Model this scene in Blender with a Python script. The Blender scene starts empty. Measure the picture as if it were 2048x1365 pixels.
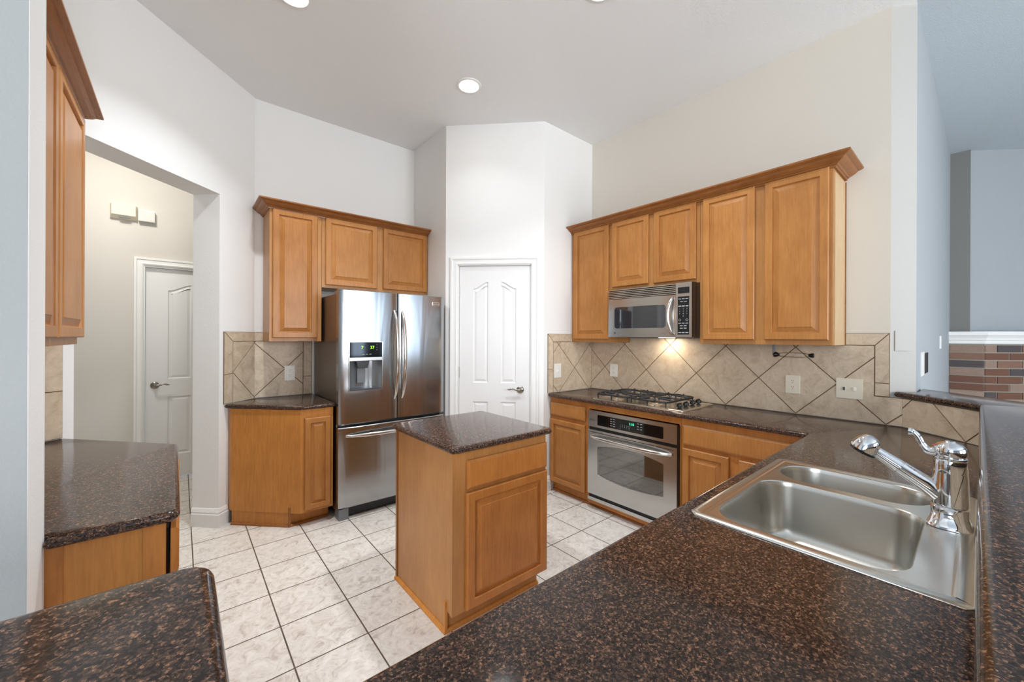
import bpy, bmesh, math, random
from mathutils import Vector, Matrix
from mathutils.geometry import tessellate_polygon
random.seed(7)
R = math.radians
PI = math.pi
SC = bpy.context.scene
COL = SC.collection

# ------------------------------------------------------------------ camera, view, world
W_PX, H_PX = 2048, 1365
F_PX, HOR, YAW, ROLL, CAM_Z = 788.45, 675.41, 0.6997, 0.0042, 1.4315
cd = bpy.data.cameras.new('camera'); cam = bpy.data.objects.new('camera', cd); COL.objects.link(cam)
fw = Vector((math.sin(YAW), math.cos(YAW), 0)); rt = Vector((math.cos(YAW), -math.sin(YAW), 0)); up = Vector((0, 0, 1))
rr = rt * math.cos(ROLL) + up * math.sin(ROLL); uu = up * math.cos(ROLL) - rt * math.sin(ROLL)
cam.matrix_world = Matrix(((rr.x, uu.x, -fw.x, 0), (rr.y, uu.y, -fw.y, 0), (rr.z, uu.z, -fw.z, CAM_Z), (0, 0, 0, 1)))
cd.sensor_fit = 'HORIZONTAL'; cd.sensor_width = 36.0
cd.lens = 36.0 * F_PX / W_PX
cd.shift_y = -(H_PX / 2 - HOR) / W_PX
cd.clip_start = 0.02
SC.camera = cam

SC.view_settings.view_transform = 'Standard'
SC.view_settings.look = 'None'
SC.view_settings.gamma = 1.0
SC.view_settings.exposure = 0.57
SC.view_settings.use_curve_mapping = False
SC.cycles.sample_clamp_indirect = 4.0

wd = bpy.data.worlds.new('daylight'); SC.world = wd; wd.use_nodes = True
wd.node_tree.nodes['Background'].inputs[0].default_value = (0.75, 0.86, 1.0, 1)
wd.node_tree.nodes['Background'].inputs[1].default_value = 0.6

def area(name, loc, target, sx, sy, power, color, spread=180):
    l = bpy.data.lights.new(name, 'AREA'); l.shape = 'RECTANGLE'; l.size = sx; l.size_y = sy
    l.energy = power; l.color = color; l.spread = R(spread)
    o = bpy.data.objects.new(name, l); COL.objects.link(o); o.location = loc
    o.rotation_euler = (Vector(target) - Vector(loc)).to_track_quat('-Z', 'Z').to_euler()
    return o
# daylight lamps added at unseen windows behind the camera (one lamp per window opening)
DAY = (0.80, 0.90, 1.0)
area('breakfast_window_light', (-4.13, -0.9, 1.75), (0, -0.9, 1.6), 2.6, 1.9, 78, (0.97, 0.98, 1.0))
area('living_window_light_a', (0.6, -4.93, 1.7), (0.6, 0, 1.5), 1.3, 2.2, 72, (1.0, 0.985, 0.97))
area('living_window_light_b', (2.7, -4.93, 1.7), (2.7, 0, 1.5), 1.3, 2.2, 80, (1.0, 0.99, 0.97))
area('fridge_band_light_c', (3.85, -4.93, 1.7), (3.85, 0, 1.5), 0.36, 2.2, 9, (0.60, 0.79, 1.0))  # narrow unseen window lamp, added to band the fridge reflection
area('fridge_band_light_d', (4.75, -4.93, 1.7), (4.75, 0, 1.5), 0.36, 2.2, 10, (0.55, 0.76, 1.0))  # second narrow added lamp, leaving a dark reflection band between
CAN_POWER = 14.0
CAN_COL = (0.93, 0.965, 1.0)

# ------------------------------------------------------------------ materials
def lin(c):
    return tuple((v / 255 / 12.92) if v / 255 <= 0.04045 else ((v / 255 + 0.055) / 1.055) ** 2.4 for v in c)
class NT:
    def __init__(self, name):
        self.m = bpy.data.materials.new(name); self.m.use_nodes = True
        self.t = self.m.node_tree; self.b = self.t.nodes['Principled BSDF']
    def n(self, typ, **kw):
        nd = self.t.nodes.new(typ)
        for k, v in kw.items():
            if k[:3] == 'in_':
                key = k[3:]; key = int(key) if key.isdigit() else key.replace('_', ' ')
                nd.inputs[key].default_value = v
            else: setattr(nd, k, v)
        return nd
    def l(self, a, b): self.t.links.new(a, b)
    def coords(self, scale=(1, 1, 1), rot=(0, 0, 0), world=False):
        mp = self.n('ShaderNodeMapping'); mp.inputs['Scale'].default_value = scale; mp.inputs['Rotation'].default_value = rot
        if world: self.l(self.n('ShaderNodeNewGeometry').outputs['Position'], mp.inputs[0])
        else: self.l(self.n('ShaderNodeTexCoord').outputs['Object'], mp.inputs[0])
        return mp.outputs[0]
    def noise(self, vec, scale, detail=4, rough=0.55, dist=0.0):
        nd = self.n('ShaderNodeTexNoise'); nd.inputs['Scale'].default_value = scale; nd.inputs['Detail'].default_value = detail
        nd.inputs['Roughness'].default_value = rough; nd.inputs['Distortion'].default_value = dist
        self.l(vec, nd.inputs['Vector']); return nd.outputs['Fac']
    def ramp(self, fac, stops, mode='LINEAR'):
        nd = self.n('ShaderNodeValToRGB'); cr = nd.color_ramp; cr.interpolation = mode
        while len(cr.elements) < len(stops): cr.elements.new(0.5)
        for e, (p, c) in zip(cr.elements, stops):
            e.position = p; e.color = (c[0], c[1], c[2], 1) if hasattr(c, '__len__') else (c, c, c, 1)
        self.l(fac, nd.inputs[0]); return nd.outputs[0]
    def mix(self, fac, a, b, mode='MIX'):
        nd = self.n('ShaderNodeMix', data_type='RGBA', blend_type=mode)
        for s, v in ((0, fac), (6, a), (7, b)):
            if hasattr(v, 'is_linked'): self.l(v, nd.inputs[s])
            else: nd.inputs[s].default_value = v if s == 0 else (v[0], v[1], v[2], 1)
        return nd.outputs[2]
    def bump(self, h, strength, dist=0.01):
        nd = self.n('ShaderNodeBump'); nd.inputs['Strength'].default_value = strength; nd.inputs['Distance'].default_value = dist
        self.l(h, nd.inputs['Height']); self.l(nd.outputs[0], self.b.inputs['Normal'])
    def math(self, op, a, b=0.0):
        nd = self.n('ShaderNodeMath', operation=op)
        for s, v in ((0, a), (1, b)):
            if hasattr(v, 'is_linked'): self.l(v, nd.inputs[s])
            else: nd.inputs[s].default_value = v
        return nd.outputs[0]
    def set(self, color=None, rough=None, metal=None, **kw):
        if color is not None:
            if hasattr(color, 'is_linked'): self.l(color, self.b.inputs['Base Color'])
            else: self.b.inputs['Base Color'].default_value = (color[0], color[1], color[2], 1)
        if rough is not None:
            if hasattr(rough, 'is_linked'): self.l(rough, self.b.inputs['Roughness'])
            else: self.b.inputs['Roughness'].default_value = rough
        if metal is not None: self.b.inputs['Metallic'].default_value = metal
        for k, v in kw.items(): self.b.inputs[k.replace('_', ' ')].default_value = v
        return self.m

def plain(name, rgb, rough=0.5, metal=0.0, emit=None, es=0.0, **kw):
    t = NT(name); t.set(lin(rgb), rough, metal, **kw)
    # faint variation keeps the surface from looking like flat plastic
    v = t.noise(t.coords(), 35, 3)
    c = t.mix(t.math('MULTIPLY', v, 0.12), lin(rgb), tuple(x * 0.8 for x in lin(rgb)))
    t.l(c, t.b.inputs['Base Color'])
    if emit:
        t.b.inputs['Emission Color'].default_value = (*lin(emit), 1); t.b.inputs['Emission Strength'].default_value = es
    return t.m

def paint(name, rgb, bump=0.25, rough=0.7):
    t = NT(name); co = t.coords(world=True)
    n1 = t.noise(co, 1.4, 2); c = lin(rgb)
    t.set(t.mix(n1, tuple(x * 0.97 for x in c), c), rough, 0)
    t.b.inputs['Specular IOR Level'].default_value = 0.3
    t.bump(t.noise(co, 130, 3, 0.6), bump, 0.004)
    return t.m

def wood(name, base, dark, rough=0.33, grain=1.0, horiz=False):
    t = NT(name)
    sc = (3, 22, 22) if horiz else (22, 22, 1.6)
    co = t.coords(scale=sc)
    g = t.noise(co, 4.0, 8, 0.62, 0.6)
    blot = t.noise(t.coords(scale=(1, 1, .6)), 7, 4, 0.6)
    info = t.n('ShaderNodeObjectInfo').outputs['Random']
    fac = t.math('ADD', t.math('MULTIPLY', g, 0.75 * grain), t.math('MULTIPLY', blot, 0.45))
    fac = t.math('ADD', fac, t.math('MULTIPLY', t.math('SUBTRACT', info, 0.5), 0.10))
    col = t.ramp(fac, [(0.30, lin(dark)), (0.62, lin(base)), (0.95, tuple(min(1, x * 1.22) for x in lin(base)))])
    t.set(col, rough, 0); t.b.inputs['Specular IOR Level'].default_value = 0.3
    t.b.inputs['Coat Weight'].default_value = 0.05; t.b.inputs['Coat Roughness'].default_value = 0.25
    t.bump(g, 0.04, 0.002)
    return t.m

def granite():
    t = NT('granite')
    co = t.coords(world=True)
    # warp the lookup so the crystals are irregular
    nz = t.n('ShaderNodeTexNoise'); nz.inputs['Scale'].default_value = 160; nz.inputs['Detail'].default_value = 4; t.l(co, nz.inputs['Vector'])
    wv = t.n('ShaderNodeVectorMath', operation='MULTIPLY_ADD'); t.l(nz.outputs['Color'], wv.inputs[0]); wv.inputs[1].default_value = (0.007, 0.007, 0.007); t.l(co, wv.inputs[2])
    vo = t.n('ShaderNodeTexVoronoi'); vo.inputs['Scale'].default_value = 260; t.l(wv.outputs[0], vo.inputs['Vector'])
    sp = t.n('ShaderNodeSeparateColor'); t.l(vo.outputs['Color'], sp.inputs[0])
    big = t.noise(co, 75, 6, 0.75)
    v2 = t.n('ShaderNodeTexVoronoi'); v2.inputs['Scale'].default_value = 520; t.l(wv.outputs[0], v2.inputs['Vector'])
    s2 = t.n('ShaderNodeSeparateColor'); t.l(v2.outputs['Color'], s2.inputs[0])
    f = t.math('ADD', t.math('ADD', t.math('MULTIPLY', sp.outputs[0], 0.42), t.math('MULTIPLY', s2.outputs[1], 0.26)), t.math('MULTIPLY', big, 0.58))
    col = t.ramp(f, [(0.34, lin((21, 18, 20))), (0.47, lin((34, 27, 26))), (0.58, lin((52, 39, 33))), (0.69, lin((66, 51, 44))),
                     (0.81, lin((98, 72, 57))), (0.95, lin((160, 118, 90)))])
    t.set(col, 0.13, 0); t.b.inputs['Specular IOR Level'].default_value = 0.28
    return t.m

def floor_tile():
    t = NT('floor_tile')
    s = 0.3163
    geo = t.n('ShaderNodeNewGeometry'); sep = t.n('ShaderNodeSeparateXYZ'); t.l(geo.outputs['Position'], sep.inputs[0])
    def cell(o, off): return t.math('DIVIDE', t.math('SUBTRACT', o, off), s)
    u = cell(sep.outputs[0], 0.3833); v = cell(sep.outputs[1], 3.1657)
    def edge(q):
        fr = t.math('FRACT', q); return t.math('MINIMUM', fr, t.math('SUBTRACT', 1.0, fr))
    e = t.math('MINIMUM', edge(u), edge(v))
    gm = t.n('ShaderNodeMapRange', interpolation_type='SMOOTHSTEP'); gm.inputs[1].default_value = 0.008; gm.inputs[2].default_value = 0.0125; t.l(e, gm.inputs[0])
    cb = t.n('ShaderNodeCombineXYZ'); t.l(t.math('FLOOR', u), cb.inputs[0]); t.l(t.math('FLOOR', v), cb.inputs[1])
    wn = t.n('ShaderNodeTexWhiteNoise', noise_dimensions='2D'); t.l(cb.outputs[0], wn.inputs['Vector'])
    shift = t.n('ShaderNodeVectorMath', operation='MULTIPLY_ADD'); t.l(wn.outputs['Color'], shift.inputs[0]); shift.inputs[1].default_value = (9, 9, 0); t.l(geo.outputs['Position'], shift.inputs[2])
    v1 = t.noise(shift.outputs[0], 16, 8, 0.72, 1.6)
    v2 = t.noise(shift.outputs[0], 5, 4, 0.6, 0.8)
    body = t.ramp(v1, [(0.33, lin((176, 163, 152))), (0.45, lin((211, 205, 197))), (0.62, lin((231, 227, 220)))])
    body = t.mix(t.math('MULTIPLY', v2, 0.25), body, lin((188, 176, 166)))
    body = t.mix(t.math('MULTIPLY', wn.outputs['Value'], 0.10), body, lin((190, 180, 172)))
    g = t.ramp(t.noise(geo.outputs['Position'], 30, 3), [(0.3, lin((66, 54, 40))), (0.7, lin((98, 84, 66)))])
    t.set(t.mix(gm.outputs[0], g, body), t.ramp(gm.outputs[0], [(0, 0.8), (1, 0.34)]), 0)
    t.bump(t.math('ADD', gm.outputs[0], t.math('MULTIPLY', v1, 0.15)), 0.35, 0.002)
    return t.m

def stone_tile():
    t = NT('backsplash_tile')
    co = t.coords(world=True)
    isl = t.n('ShaderNodeNewGeometry').outputs['Random Per Island']
    off = t.n('ShaderNodeVectorMath', operation='ADD'); t.l(co, off.inputs[0])
    cb = t.n('ShaderNodeCombineXYZ'); t.l(t.math('MULTIPLY', isl, 7.0), cb.inputs[0]); t.l(t.math('MULTIPLY', isl, 3.0), cb.inputs[2]); t.l(cb.outputs[0], off.inputs[1])
    a = t.noise(off.outputs[0], 9, 7, 0.68, 1.2); b = t.noise(off.outputs[0], 60, 4, 0.7)
    f = t.math('ADD', t.math('MULTIPLY', a, 0.8), t.math('MULTIPLY', b, 0.3))
    col = t.ramp(f, [(0.34, lin((170, 149, 124))), (0.52, lin((200, 181, 156))), (0.70, lin((215, 198, 175)))])
    col = t.mix(t.math('MULTIPLY', isl, 0.12), col, lin((168, 150, 130)))
    t.set(col, 0.42, 0); t.bump(b, 0.08, 0.002)
    return t.m

def brick():
    t = NT('brick')
    isl = t.n('ShaderNodeNewGeometry').outputs['Random Per Island']
    co = t.coords(world=True)
    c = t.ramp(isl, [(0.0, lin((118, 76, 56))), (0.22, lin((160, 134, 118))), (0.42, lin((142, 104, 84))), (0.6, lin((78, 72, 74))), (0.78, lin((172, 148, 130))), (1.0, lin((132, 88, 64)))], 'CONSTANT')
    n = t.noise(co, 30, 6, 0.75)
    t.set(t.mix(t.math('MULTIPLY', n, 0.55), c, lin((86, 74, 70))), 0.85, 0); t.bump(n, 0.5, 0.006)
    return t.m

def steel(name, rgb=(196, 193, 188), rough=0.27, aniso=0.65, horiz=True, wavy=0.0):
    t = NT(name)
    co = t.coords(scale=(2, 2, 260) if horiz else (260, 260, 2))
    n = t.noise(co, 6, 3, 0.6)
    t.set(t.mix(t.math('MULTIPLY', n, 0.22), lin(rgb), tuple(x * 0.72 for x in lin(rgb))), rough, 1.0)
    if wavy: t.bump(t.noise(t.coords(scale=(5, 5, 0.9)), 1.0, 2, 0.5, 0.8), 0.5, wavy)
    if aniso:
        t.b.inputs['Anisotropic'].default_value = aniso
        tg = t.n('ShaderNodeTangent', direction_type='RADIAL', axis='Z'); t.l(tg.outputs[0], t.b.inputs['Tangent'])
    return t.m

M = {}
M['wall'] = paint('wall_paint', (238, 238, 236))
M['wall_warm_light'] = paint('wall_paint_warm_light', (220, 214, 203))  # same paint as the other walls, warm light put into the colour
M['wall_living'] = paint('living_wall_paint', (166, 171, 175))
M['wall_end_dimmed'] = paint('wall_end_paint_dimmed', (184, 182, 177))  # wall paint darkened to hold down window light on this face
M['wall_stub_dimmed'] = paint('divider_paint_dimmed', (163, 166, 166))  # grey wall paint, darkened further against strong window light
M['wall_dark'] = paint('dark_grey_paint', (128, 127, 124))
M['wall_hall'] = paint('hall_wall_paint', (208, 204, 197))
M['ceiling'] = paint('ceiling_paint', (238, 239, 239), 0.5, 0.8)
M['ceiling_living_shaded'] = paint('living_ceiling_blue_shade', (198, 207, 213), 0.5, 0.8)  # same ceiling paint, with blue daylight and dimness put into it
M['trim'] = plain('white_trim_paint', (236, 236, 234), 0.35)
M['door'] = plain('white_door_paint', (232, 232, 231), 0.38)
M['wood'] = wood('maple_stain', (190, 132, 73), (158, 102, 50), grain=0.6)
M['wood_side'] = wood('maple_veneer', (188, 135, 80), (162, 110, 60), grain=0.6)
M['wood_base'] = wood('maple_stain_lit_low', (198, 131, 66), (162, 100, 46), grain=0.6)  # same maple, deeper orange of the light low down put in
M['wood_panel'] = wood('oak_panel', (202, 136, 66), (166, 106, 46), grain=0.7)
M['wood_pale'] = wood('pale_end_veneer', (206, 178, 138), (188, 156, 114), grain=0.6)
M['crown'] = wood('maple_crown', (150, 96, 50), (112, 66, 32), horiz=True)
M['gap'] = plain('dark_gap', (40, 26, 16), 0.8)
M['granite'] = granite()
M['floor'] = floor_tile()
M['stone'] = stone_tile()
M['grout'] = plain('backsplash_grout', (112, 92, 68), 0.9)
M['steel'] = steel('brushed_steel', (172, 174, 176), 0.20, 0.5, wavy=0.008)
M['steel_oven'] = steel('oven_steel', (202, 203, 202), 0.22, 0.5)
M['steel_sink'] = steel('sink_steel', (206, 204, 198), 0.27, 0.0)
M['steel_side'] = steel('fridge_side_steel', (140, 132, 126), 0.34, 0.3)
M['steel_bright'] = steel('polished_steel', (214, 210, 204), 0.18, 0.3)
M['steel_cook'] = steel('cooktop_steel', (214, 204, 190), 0.24, 0.0)
M['chrome'] = plain('chrome', (226, 228, 232), 0.05, 1.0)
M['nickel'] = plain('satin_nickel', (150, 144, 136), 0.28, 1.0)
M['black'] = plain('black_plastic', (16, 16, 18), 0.3)
M['blackgloss'] = plain('black_glass', (8, 9, 12), 0.06)
M['micglass'] = plain('microwave_glass_blue_sheen', (26, 36, 46), 0.05, 0.0, IOR=2.2)  # blue base colour stands in for a window reflection
M['iron'] = plain('cast_iron', (24, 24, 26), 0.55)
M['burner'] = plain('burner_metal', (190, 170, 146), 0.45, 0.8)
M['grey'] = plain('grey_plastic', (120, 124, 128), 0.4)
M['darkgrey'] = plain('dark_grey_plastic', (62, 64, 68), 0.35)
M['cavity'] = plain('dispenser_grey', (150, 156, 160), 0.15, 0.5)
M['plate'] = plain('switch_plate_white', (232, 230, 222), 0.35)
M['ivory'] = plain('ivory_plastic', (226, 218, 198), 0.4)
M['slot'] = plain('slot_dark', (36, 34, 32), 0.6)
M['ink'] = plain('pale_lettering', (176, 182, 188), 0.5)
M['inkdark'] = plain('dark_lettering', (60, 60, 62), 0.5)
M['led_green'] = plain('green_display', (120, 230, 40), 0.4, emit=(150, 240, 40), es=1.6)
M['led_teal'] = plain('teal_display', (60, 220, 170), 0.4, emit=(60, 230, 170), es=1.2)
M['brick'] = brick()
M['mortar'] = plain('mortar', (158, 152, 140), 0.95)
M['caulk'] = plain('white_caulk', (226, 224, 212), 0.5)
M['red'] = plain('red_dot', (200, 60, 30), 0.3)
M['lamp'] = plain('lamp_lens', (255, 250, 240), 0.4, emit=(255, 248, 236), es=14.0)
M['winpane'] = plain('bright_window_pane', (230, 240, 255), 0.3, emit=(214, 232, 255), es=2.2)
def window_glass():
    t = NT('oven_glass'); t.set(lin((34, 33, 28)), 0.04, 0.0); t.b.inputs['Specular IOR Level'].default_value = 1.0; t.b.inputs['IOR'].default_value = 2.0
    return t.m
M['ovenglass'] = window_glass()

# ------------------------------------------------------------------ mesh helpers
def box(bm, x0, y0, z0, x1, y1, z1, bev=0.0):
    x0, x1 = sorted((x0, x1)); y0, y1 = sorted((y0, y1)); z0, z1 = sorted((z0, z1))
    v = [bm.verts.new(p) for p in ((x0, y0, z0), (x1, y0, z0), (x1, y1, z0), (x0, y1, z0), (x0, y0, z1), (x1, y0, z1), (x1, y1, z1), (x0, y1, z1))]
    fs = [bm.faces.new([v[i] for i in q]) for q in ((0, 3, 2, 1), (4, 5, 6, 7), (0, 1, 5, 4), (1, 2, 6, 5), (2, 3, 7, 6), (3, 0, 4, 7))]
    if bev > 0:
        ed = list({e for f in fs for e in f.edges})
        bmesh.ops.bevel(bm, geom=ed, offset=bev, segments=2, affect='EDGES', profile=0.7)
def prism(bm, poly, z0, z1, axis='z'):
    def P(p, h):
        return (p[0], p[1], h) if axis == 'z' else (p[0], h, p[1])
    a = [bm.verts.new(P(p, z0)) for p in poly]; b = [bm.verts.new(P(p, z1)) for p in poly]; n = len(poly)
    bm.faces.new(a[::-1]); bm.faces.new(b)
    for i in range(n): bm.faces.new((a[i], a[(i + 1) % n], b[(i + 1) % n], b[i]))
def loops(bm, ls, cap0=True, cap1=True):
    """stack of equally long closed vertex loops"""
    vs = [[bm.verts.new(p) for p in l] for l in ls]; n = len(vs[0])
    for a, b in zip(vs, vs[1:]):
        for i in range(n): bm.faces.new((a[i], a[(i + 1) % n], b[(i + 1) % n], b[i]))
    if cap0: bm.faces.new(vs[0][::-1])
    if cap1: bm.faces.new(vs[-1])
    return vs
def tube(bm, pts, rad, seg=10, flat=1.0, upv=(0, 0, 1)):
    pts = [Vector(p) for p in pts]; n = len(pts)
    if not hasattr(rad, '__len__'): rad = [rad] * n
    ls = []
    prev = None
    for i, p in enumerate(pts):
        d = (pts[min(i + 1, n - 1)] - pts[max(i - 1, 0)]).normalized()
        if prev is None:
            u = d.cross(Vector(upv))
            if u.length < 1e-4: u = d.cross(Vector((1, 0, 0)))
            u.normalize()
        else:
            u = (prev - d * prev.dot(d)).normalized()
        prev = u; w = d.cross(u)
        ls.append([p + (u * math.cos(2 * PI * k / seg) + w * math.sin(2 * PI * k / seg) * flat) * rad[i] for k in range(seg)])
    loops(bm, ls)
def spline(pts, n=6):
    P = [Vector(p) for p in pts]; P = [P[0] * 2 - P[1]] + P + [P[-1] * 2 - P[-2]]; out = []
    for i in range(1, len(P) - 2):
        for k in range(n):
            t = k / n
            out.append(0.5 * ((2 * P[i]) + (P[i + 1] - P[i - 1]) * t + (2 * P[i - 1] - 5 * P[i] + 4 * P[i + 1] - P[i + 2]) * t * t + (3 * P[i] - P[i - 1] - 3 * P[i + 1] + P[i + 2]) * t ** 3))
    out.append(P[-2]); return out
def lathe(bm, prof, c=(0, 0, 0), axis='z', seg=24):
    ls = []
    for r, h in prof:
        l = []
        for k in range(seg):
            a = 2 * PI * k / seg
            if axis == 'z': l.append((c[0] + r * math.cos(a), c[1] + r * math.sin(a), c[2] + h))
            elif axis == 'y': l.append((c[0] + r * math.cos(a), c[1] - h, c[2] + r * math.sin(a)))
            else: l.append((c[0] + h, c[1] + r * math.cos(a), c[2] + r * math.sin(a)))
        ls.append(l)
    loops(bm, ls)
def rrect(cx, cy, hw, hh, r, n=6):
    r = min(r, hw, hh); out = []
    for (sx, sy, a0) in ((1, 1, 0), (-1, 1, 90), (-1, -1, 180), (1, -1, 270)):
        for k in range(n + 1):
            a = R(a0 + 90 * k / n); out.append((cx + sx * (hw - r) + r * math.cos(a), cy + sy * (hh - r) + r * math.sin(a)))
    return out
def area2(p): return sum(p[i][0] * p[(i + 1) % len(p)][1] - p[(i + 1) % len(p)][0] * p[i][1] for i in range(len(p))) / 2
def offset(poly, d):
    """inward for ccw polygons"""
    n = len(poly); out = []
    for i in range(n):
        a, b, c = Vector(poly[i - 1]).to_2d(), Vector(poly[i]).to_2d(), Vector(poly[(i + 1) % n]).to_2d()
        d1 = (b - a).normalized(); d2 = (c - b).normalized()
        n1 = Vector((-d1.y, d1.x)); n2 = Vector((-d2.y, d2.x)); m = n1 + n2
        k = m.dot(n1)
        m = m / k if abs(k) > 0.2 else n1
        out.append((b.x + m.x * d, b.y + m.y * d))
    return out
def fillet(poly, rad, n=5):
    out = []
    for i, p in enumerate(poly):
        r = rad[i] if hasattr(rad, '__len__') else rad
        if r <= 0: out.append(tuple(p)); continue
        a, b, c = Vector(poly[i - 1]).to_2d(), Vector(p).to_2d(), Vector(poly[(i + 1) % len(poly)]).to_2d()
        d1 = (a - b).normalized(); d2 = (c - b).normalized()
        t = r / math.tan(d1.angle(d2) / 2)
        p1 = b + d1 * t; p2 = b + d2 * t
        bis = (d1 + d2).normalized(); ctr = b + bis * (r / math.sin(d1.angle(d2) / 2))
        v1 = p1 - ctr; v2 = p2 - ctr; ang = v1.angle_signed(v2)
        for k in range(n + 1):
            a_ = -ang * k / n
            out.append((ctr.x + v1.x * math.cos(a_) - v1.y * math.sin(a_), ctr.y + v1.x * math.sin(a_) + v1.y * math.cos(a_)))
    return out
def cap_holes(bm, outer, holes, z, axis='z', flip=False):
    """flat face with holes; returns vertex loops"""
    def P(p): return Vector((p[0], p[1], z)) if axis == 'z' else Vector((p[0], z, p[1]))
    allp = [[Vector((p[0], p[1], 0)) for p in outer]] + [[Vector((p[0], p[1], 0)) for p in h] for h in holes]
    tris = tessellate_polygon(allp)
    vs = [[bm.verts.new(P(p)) for p in l] for l in [outer] + list(holes)]
    flatv = [v for l in vs for v in l]
    for t in tris:
        try: bm.faces.new([flatv[i] for i in (t[::-1] if flip else t)])
        except ValueError: pass
    return vs
def bridge(bm, a, b):
    n = len(a)
    for i in range(n):
        try: bm.faces.new((a[i], a[(i + 1) % n], b[(i + 1) % n], b[i]))
        except ValueError: pass
def slab(bm, poly, z0, z1, holes=()):
    """stone slab with a bullnose edge"""
    if area2(poly) < 0: poly = poly[::-1]
    r = (z1 - z0) / 2; zc = (z0 + z1) / 2
    ring = []
    for k in range(1, 8):
        a = R(-90 + 180 * k / 8); ring.append([(x, y, zc + r * math.sin(a)) for x, y in offset(poly, r * (1 - math.cos(a)))])
    edge = offset(poly, r)
    bot = cap_holes(bm, edge, holes, z0, flip=True); top = cap_holes(bm, edge, holes, z1)
    vs = [[bm.verts.new(p) for p in l] for l in ring]
    seq = [bot[0]] + vs + [top[0]]
    for a, b in zip(seq, seq[1:]): bridge(bm, a, b)
    for hb, ht in zip(bot[1:], top[1:]): bridge(bm, ht, hb)
def sweep(bm, path, prof):
    """closed profile (offset to the right of the path, height) along a plan polyline"""
    P = [Vector(p).to_2d() for p in path]; n = len(P); ls = []
    for i in range(n):
        d1 = (P[i] - P[i - 1]).normalized() if i > 0 else (P[1] - P[0]).normalized()
        d2 = (P[i + 1] - P[i]).normalized() if i < n - 1 else d1
        n1 = Vector((d1.y, -d1.x)); n2 = Vector((d2.y, -d2.x)); m = n1 + n2; m = m / max(m.dot(n1), 0.2)
        ls.append([(P[i].x + m.x * o, P[i].y + m.y * o, h) for o, h in prof])
    loops(bm, ls)
def rings(bm, x, z, w, h, prof, yf):
    """rectangular stepped panel seen from -y; prof = (inset, depth behind the front)"""
    ls = []
    for ins, dep in prof:
        ls.append([(x + ins, yf + dep, z + ins), (x + w - ins, yf + dep, z + ins), (x + w - ins, yf + dep, z + h - ins), (x + ins, yf + dep, z + h - ins)])
    loops(bm, ls)
def finish(bm, smooth):
    bmesh.ops.remove_doubles(bm, verts=bm.verts, dist=1e-6)
    bmesh.ops.recalc_face_normals(bm, faces=bm.faces)

# ------------------------------------------------------------------ object helpers
class Frame:
    """a wall's own axes: x along the wall to the right as one faces it, y into the wall"""
    def __init__(self, p, q):
        self.o = Vector((p[0], p[1], 0)); d = Vector((q[0] - p[0], q[1] - p[1], 0)); self.len = d.length
        self.rot = math.atan2(d.y, d.x); self.x = d.normalized(); self.y = Vector((-self.x.y, self.x.x, 0))
    def at(self, x, y, z): return self.o + self.x * x + self.y * y + Vector((0, 0, z))
WORLD = Frame((0, 0), (1, 0))
def thing(name, label, cat, fr=WORLD, x=0, y=0, z=0, group=None, kind=None):
    o = bpy.data.objects.new(name, None); COL.objects.link(o); o.empty_display_size = 0.1
    o.location = fr.at(x, y, z); o.rotation_euler = (0, 0, fr.rot)
    if kind: o['kind'] = kind
    else: o['category'] = cat
    if label: o['label'] = label
    if group: o['group'] = group
    return o
def part(name, bm, mat, parent=None, smooth=None, label=None, fr=None, x=0, y=0, z=0):
    finish(bm, smooth)
    me = bpy.data.meshes.new(name); bm.to_mesh(me); bm.free(); me.materials.append(M[mat] if isinstance(mat, str) else mat)
    if smooth is not None:
        me.shade_smooth(); me.set_sharp_from_angle(angle=R(smooth))
    o = bpy.data.objects.new(name, me); COL.objects.link(o)
    if parent is not None: o.parent = parent
    elif fr is not None: o.location = fr.at(x, y, z); o.rotation_euler = (0, 0, fr.rot)
    if label: o['label'] = label
    return o
def single(name, label, cat, bm, mat, smooth=None, fr=WORLD, x=0, y=0, z=0, group=None, kind=None):
    o = part(name, bm, mat, None, smooth, label, fr, x, y, z)
    if kind: o['kind'] = kind
    else: o['category'] = cat
    if group: o['group'] = group
    return o
def struct(name, bm, mat, fr=WORLD, x=0, y=0, z=0, smooth=None, label=None):
    o = part(name, bm, mat, None, smooth, label, fr, x, y, z); o['kind'] = 'structure'; return o
def B(): return bmesh.new()
def pbox(name, mat, parent, *a, bev=0.0, smooth=None, label=None):
    bm = B(); box(bm, *a, bev=bev); return part(name, bm, mat, parent, smooth, label)
def text(name, s, size, parent, x, y, z, mat, align='LEFT', ext=0.0003, sx=1.0):
    cu = bpy.data.curves.new(name, 'FONT'); cu.body = s; cu.size = size; cu.align_x = align; cu.align_y = 'CENTER'; cu.extrude = ext; cu.resolution_u = 2
    tmp = bpy.data.objects.new('tmp', cu); COL.objects.link(tmp)
    dg = bpy.context.evaluated_depsgraph_get(); me = bpy.data.meshes.new_from_object(tmp.evaluated_get(dg)); me.name = name
    bpy.data.objects.remove(tmp); bpy.data.curves.remove(cu)
    me.transform(Matrix.Translation((x, y, z)) @ Matrix.Rotation(PI / 2, 4, 'X') @ Matrix.Diagonal((sx, 1, 1, 1)))
    me.materials.clear(); me.materials.append(M[mat])
    o = bpy.data.objects.new(name, me); COL.objects.link(o); o.parent = parent; return o

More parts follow.
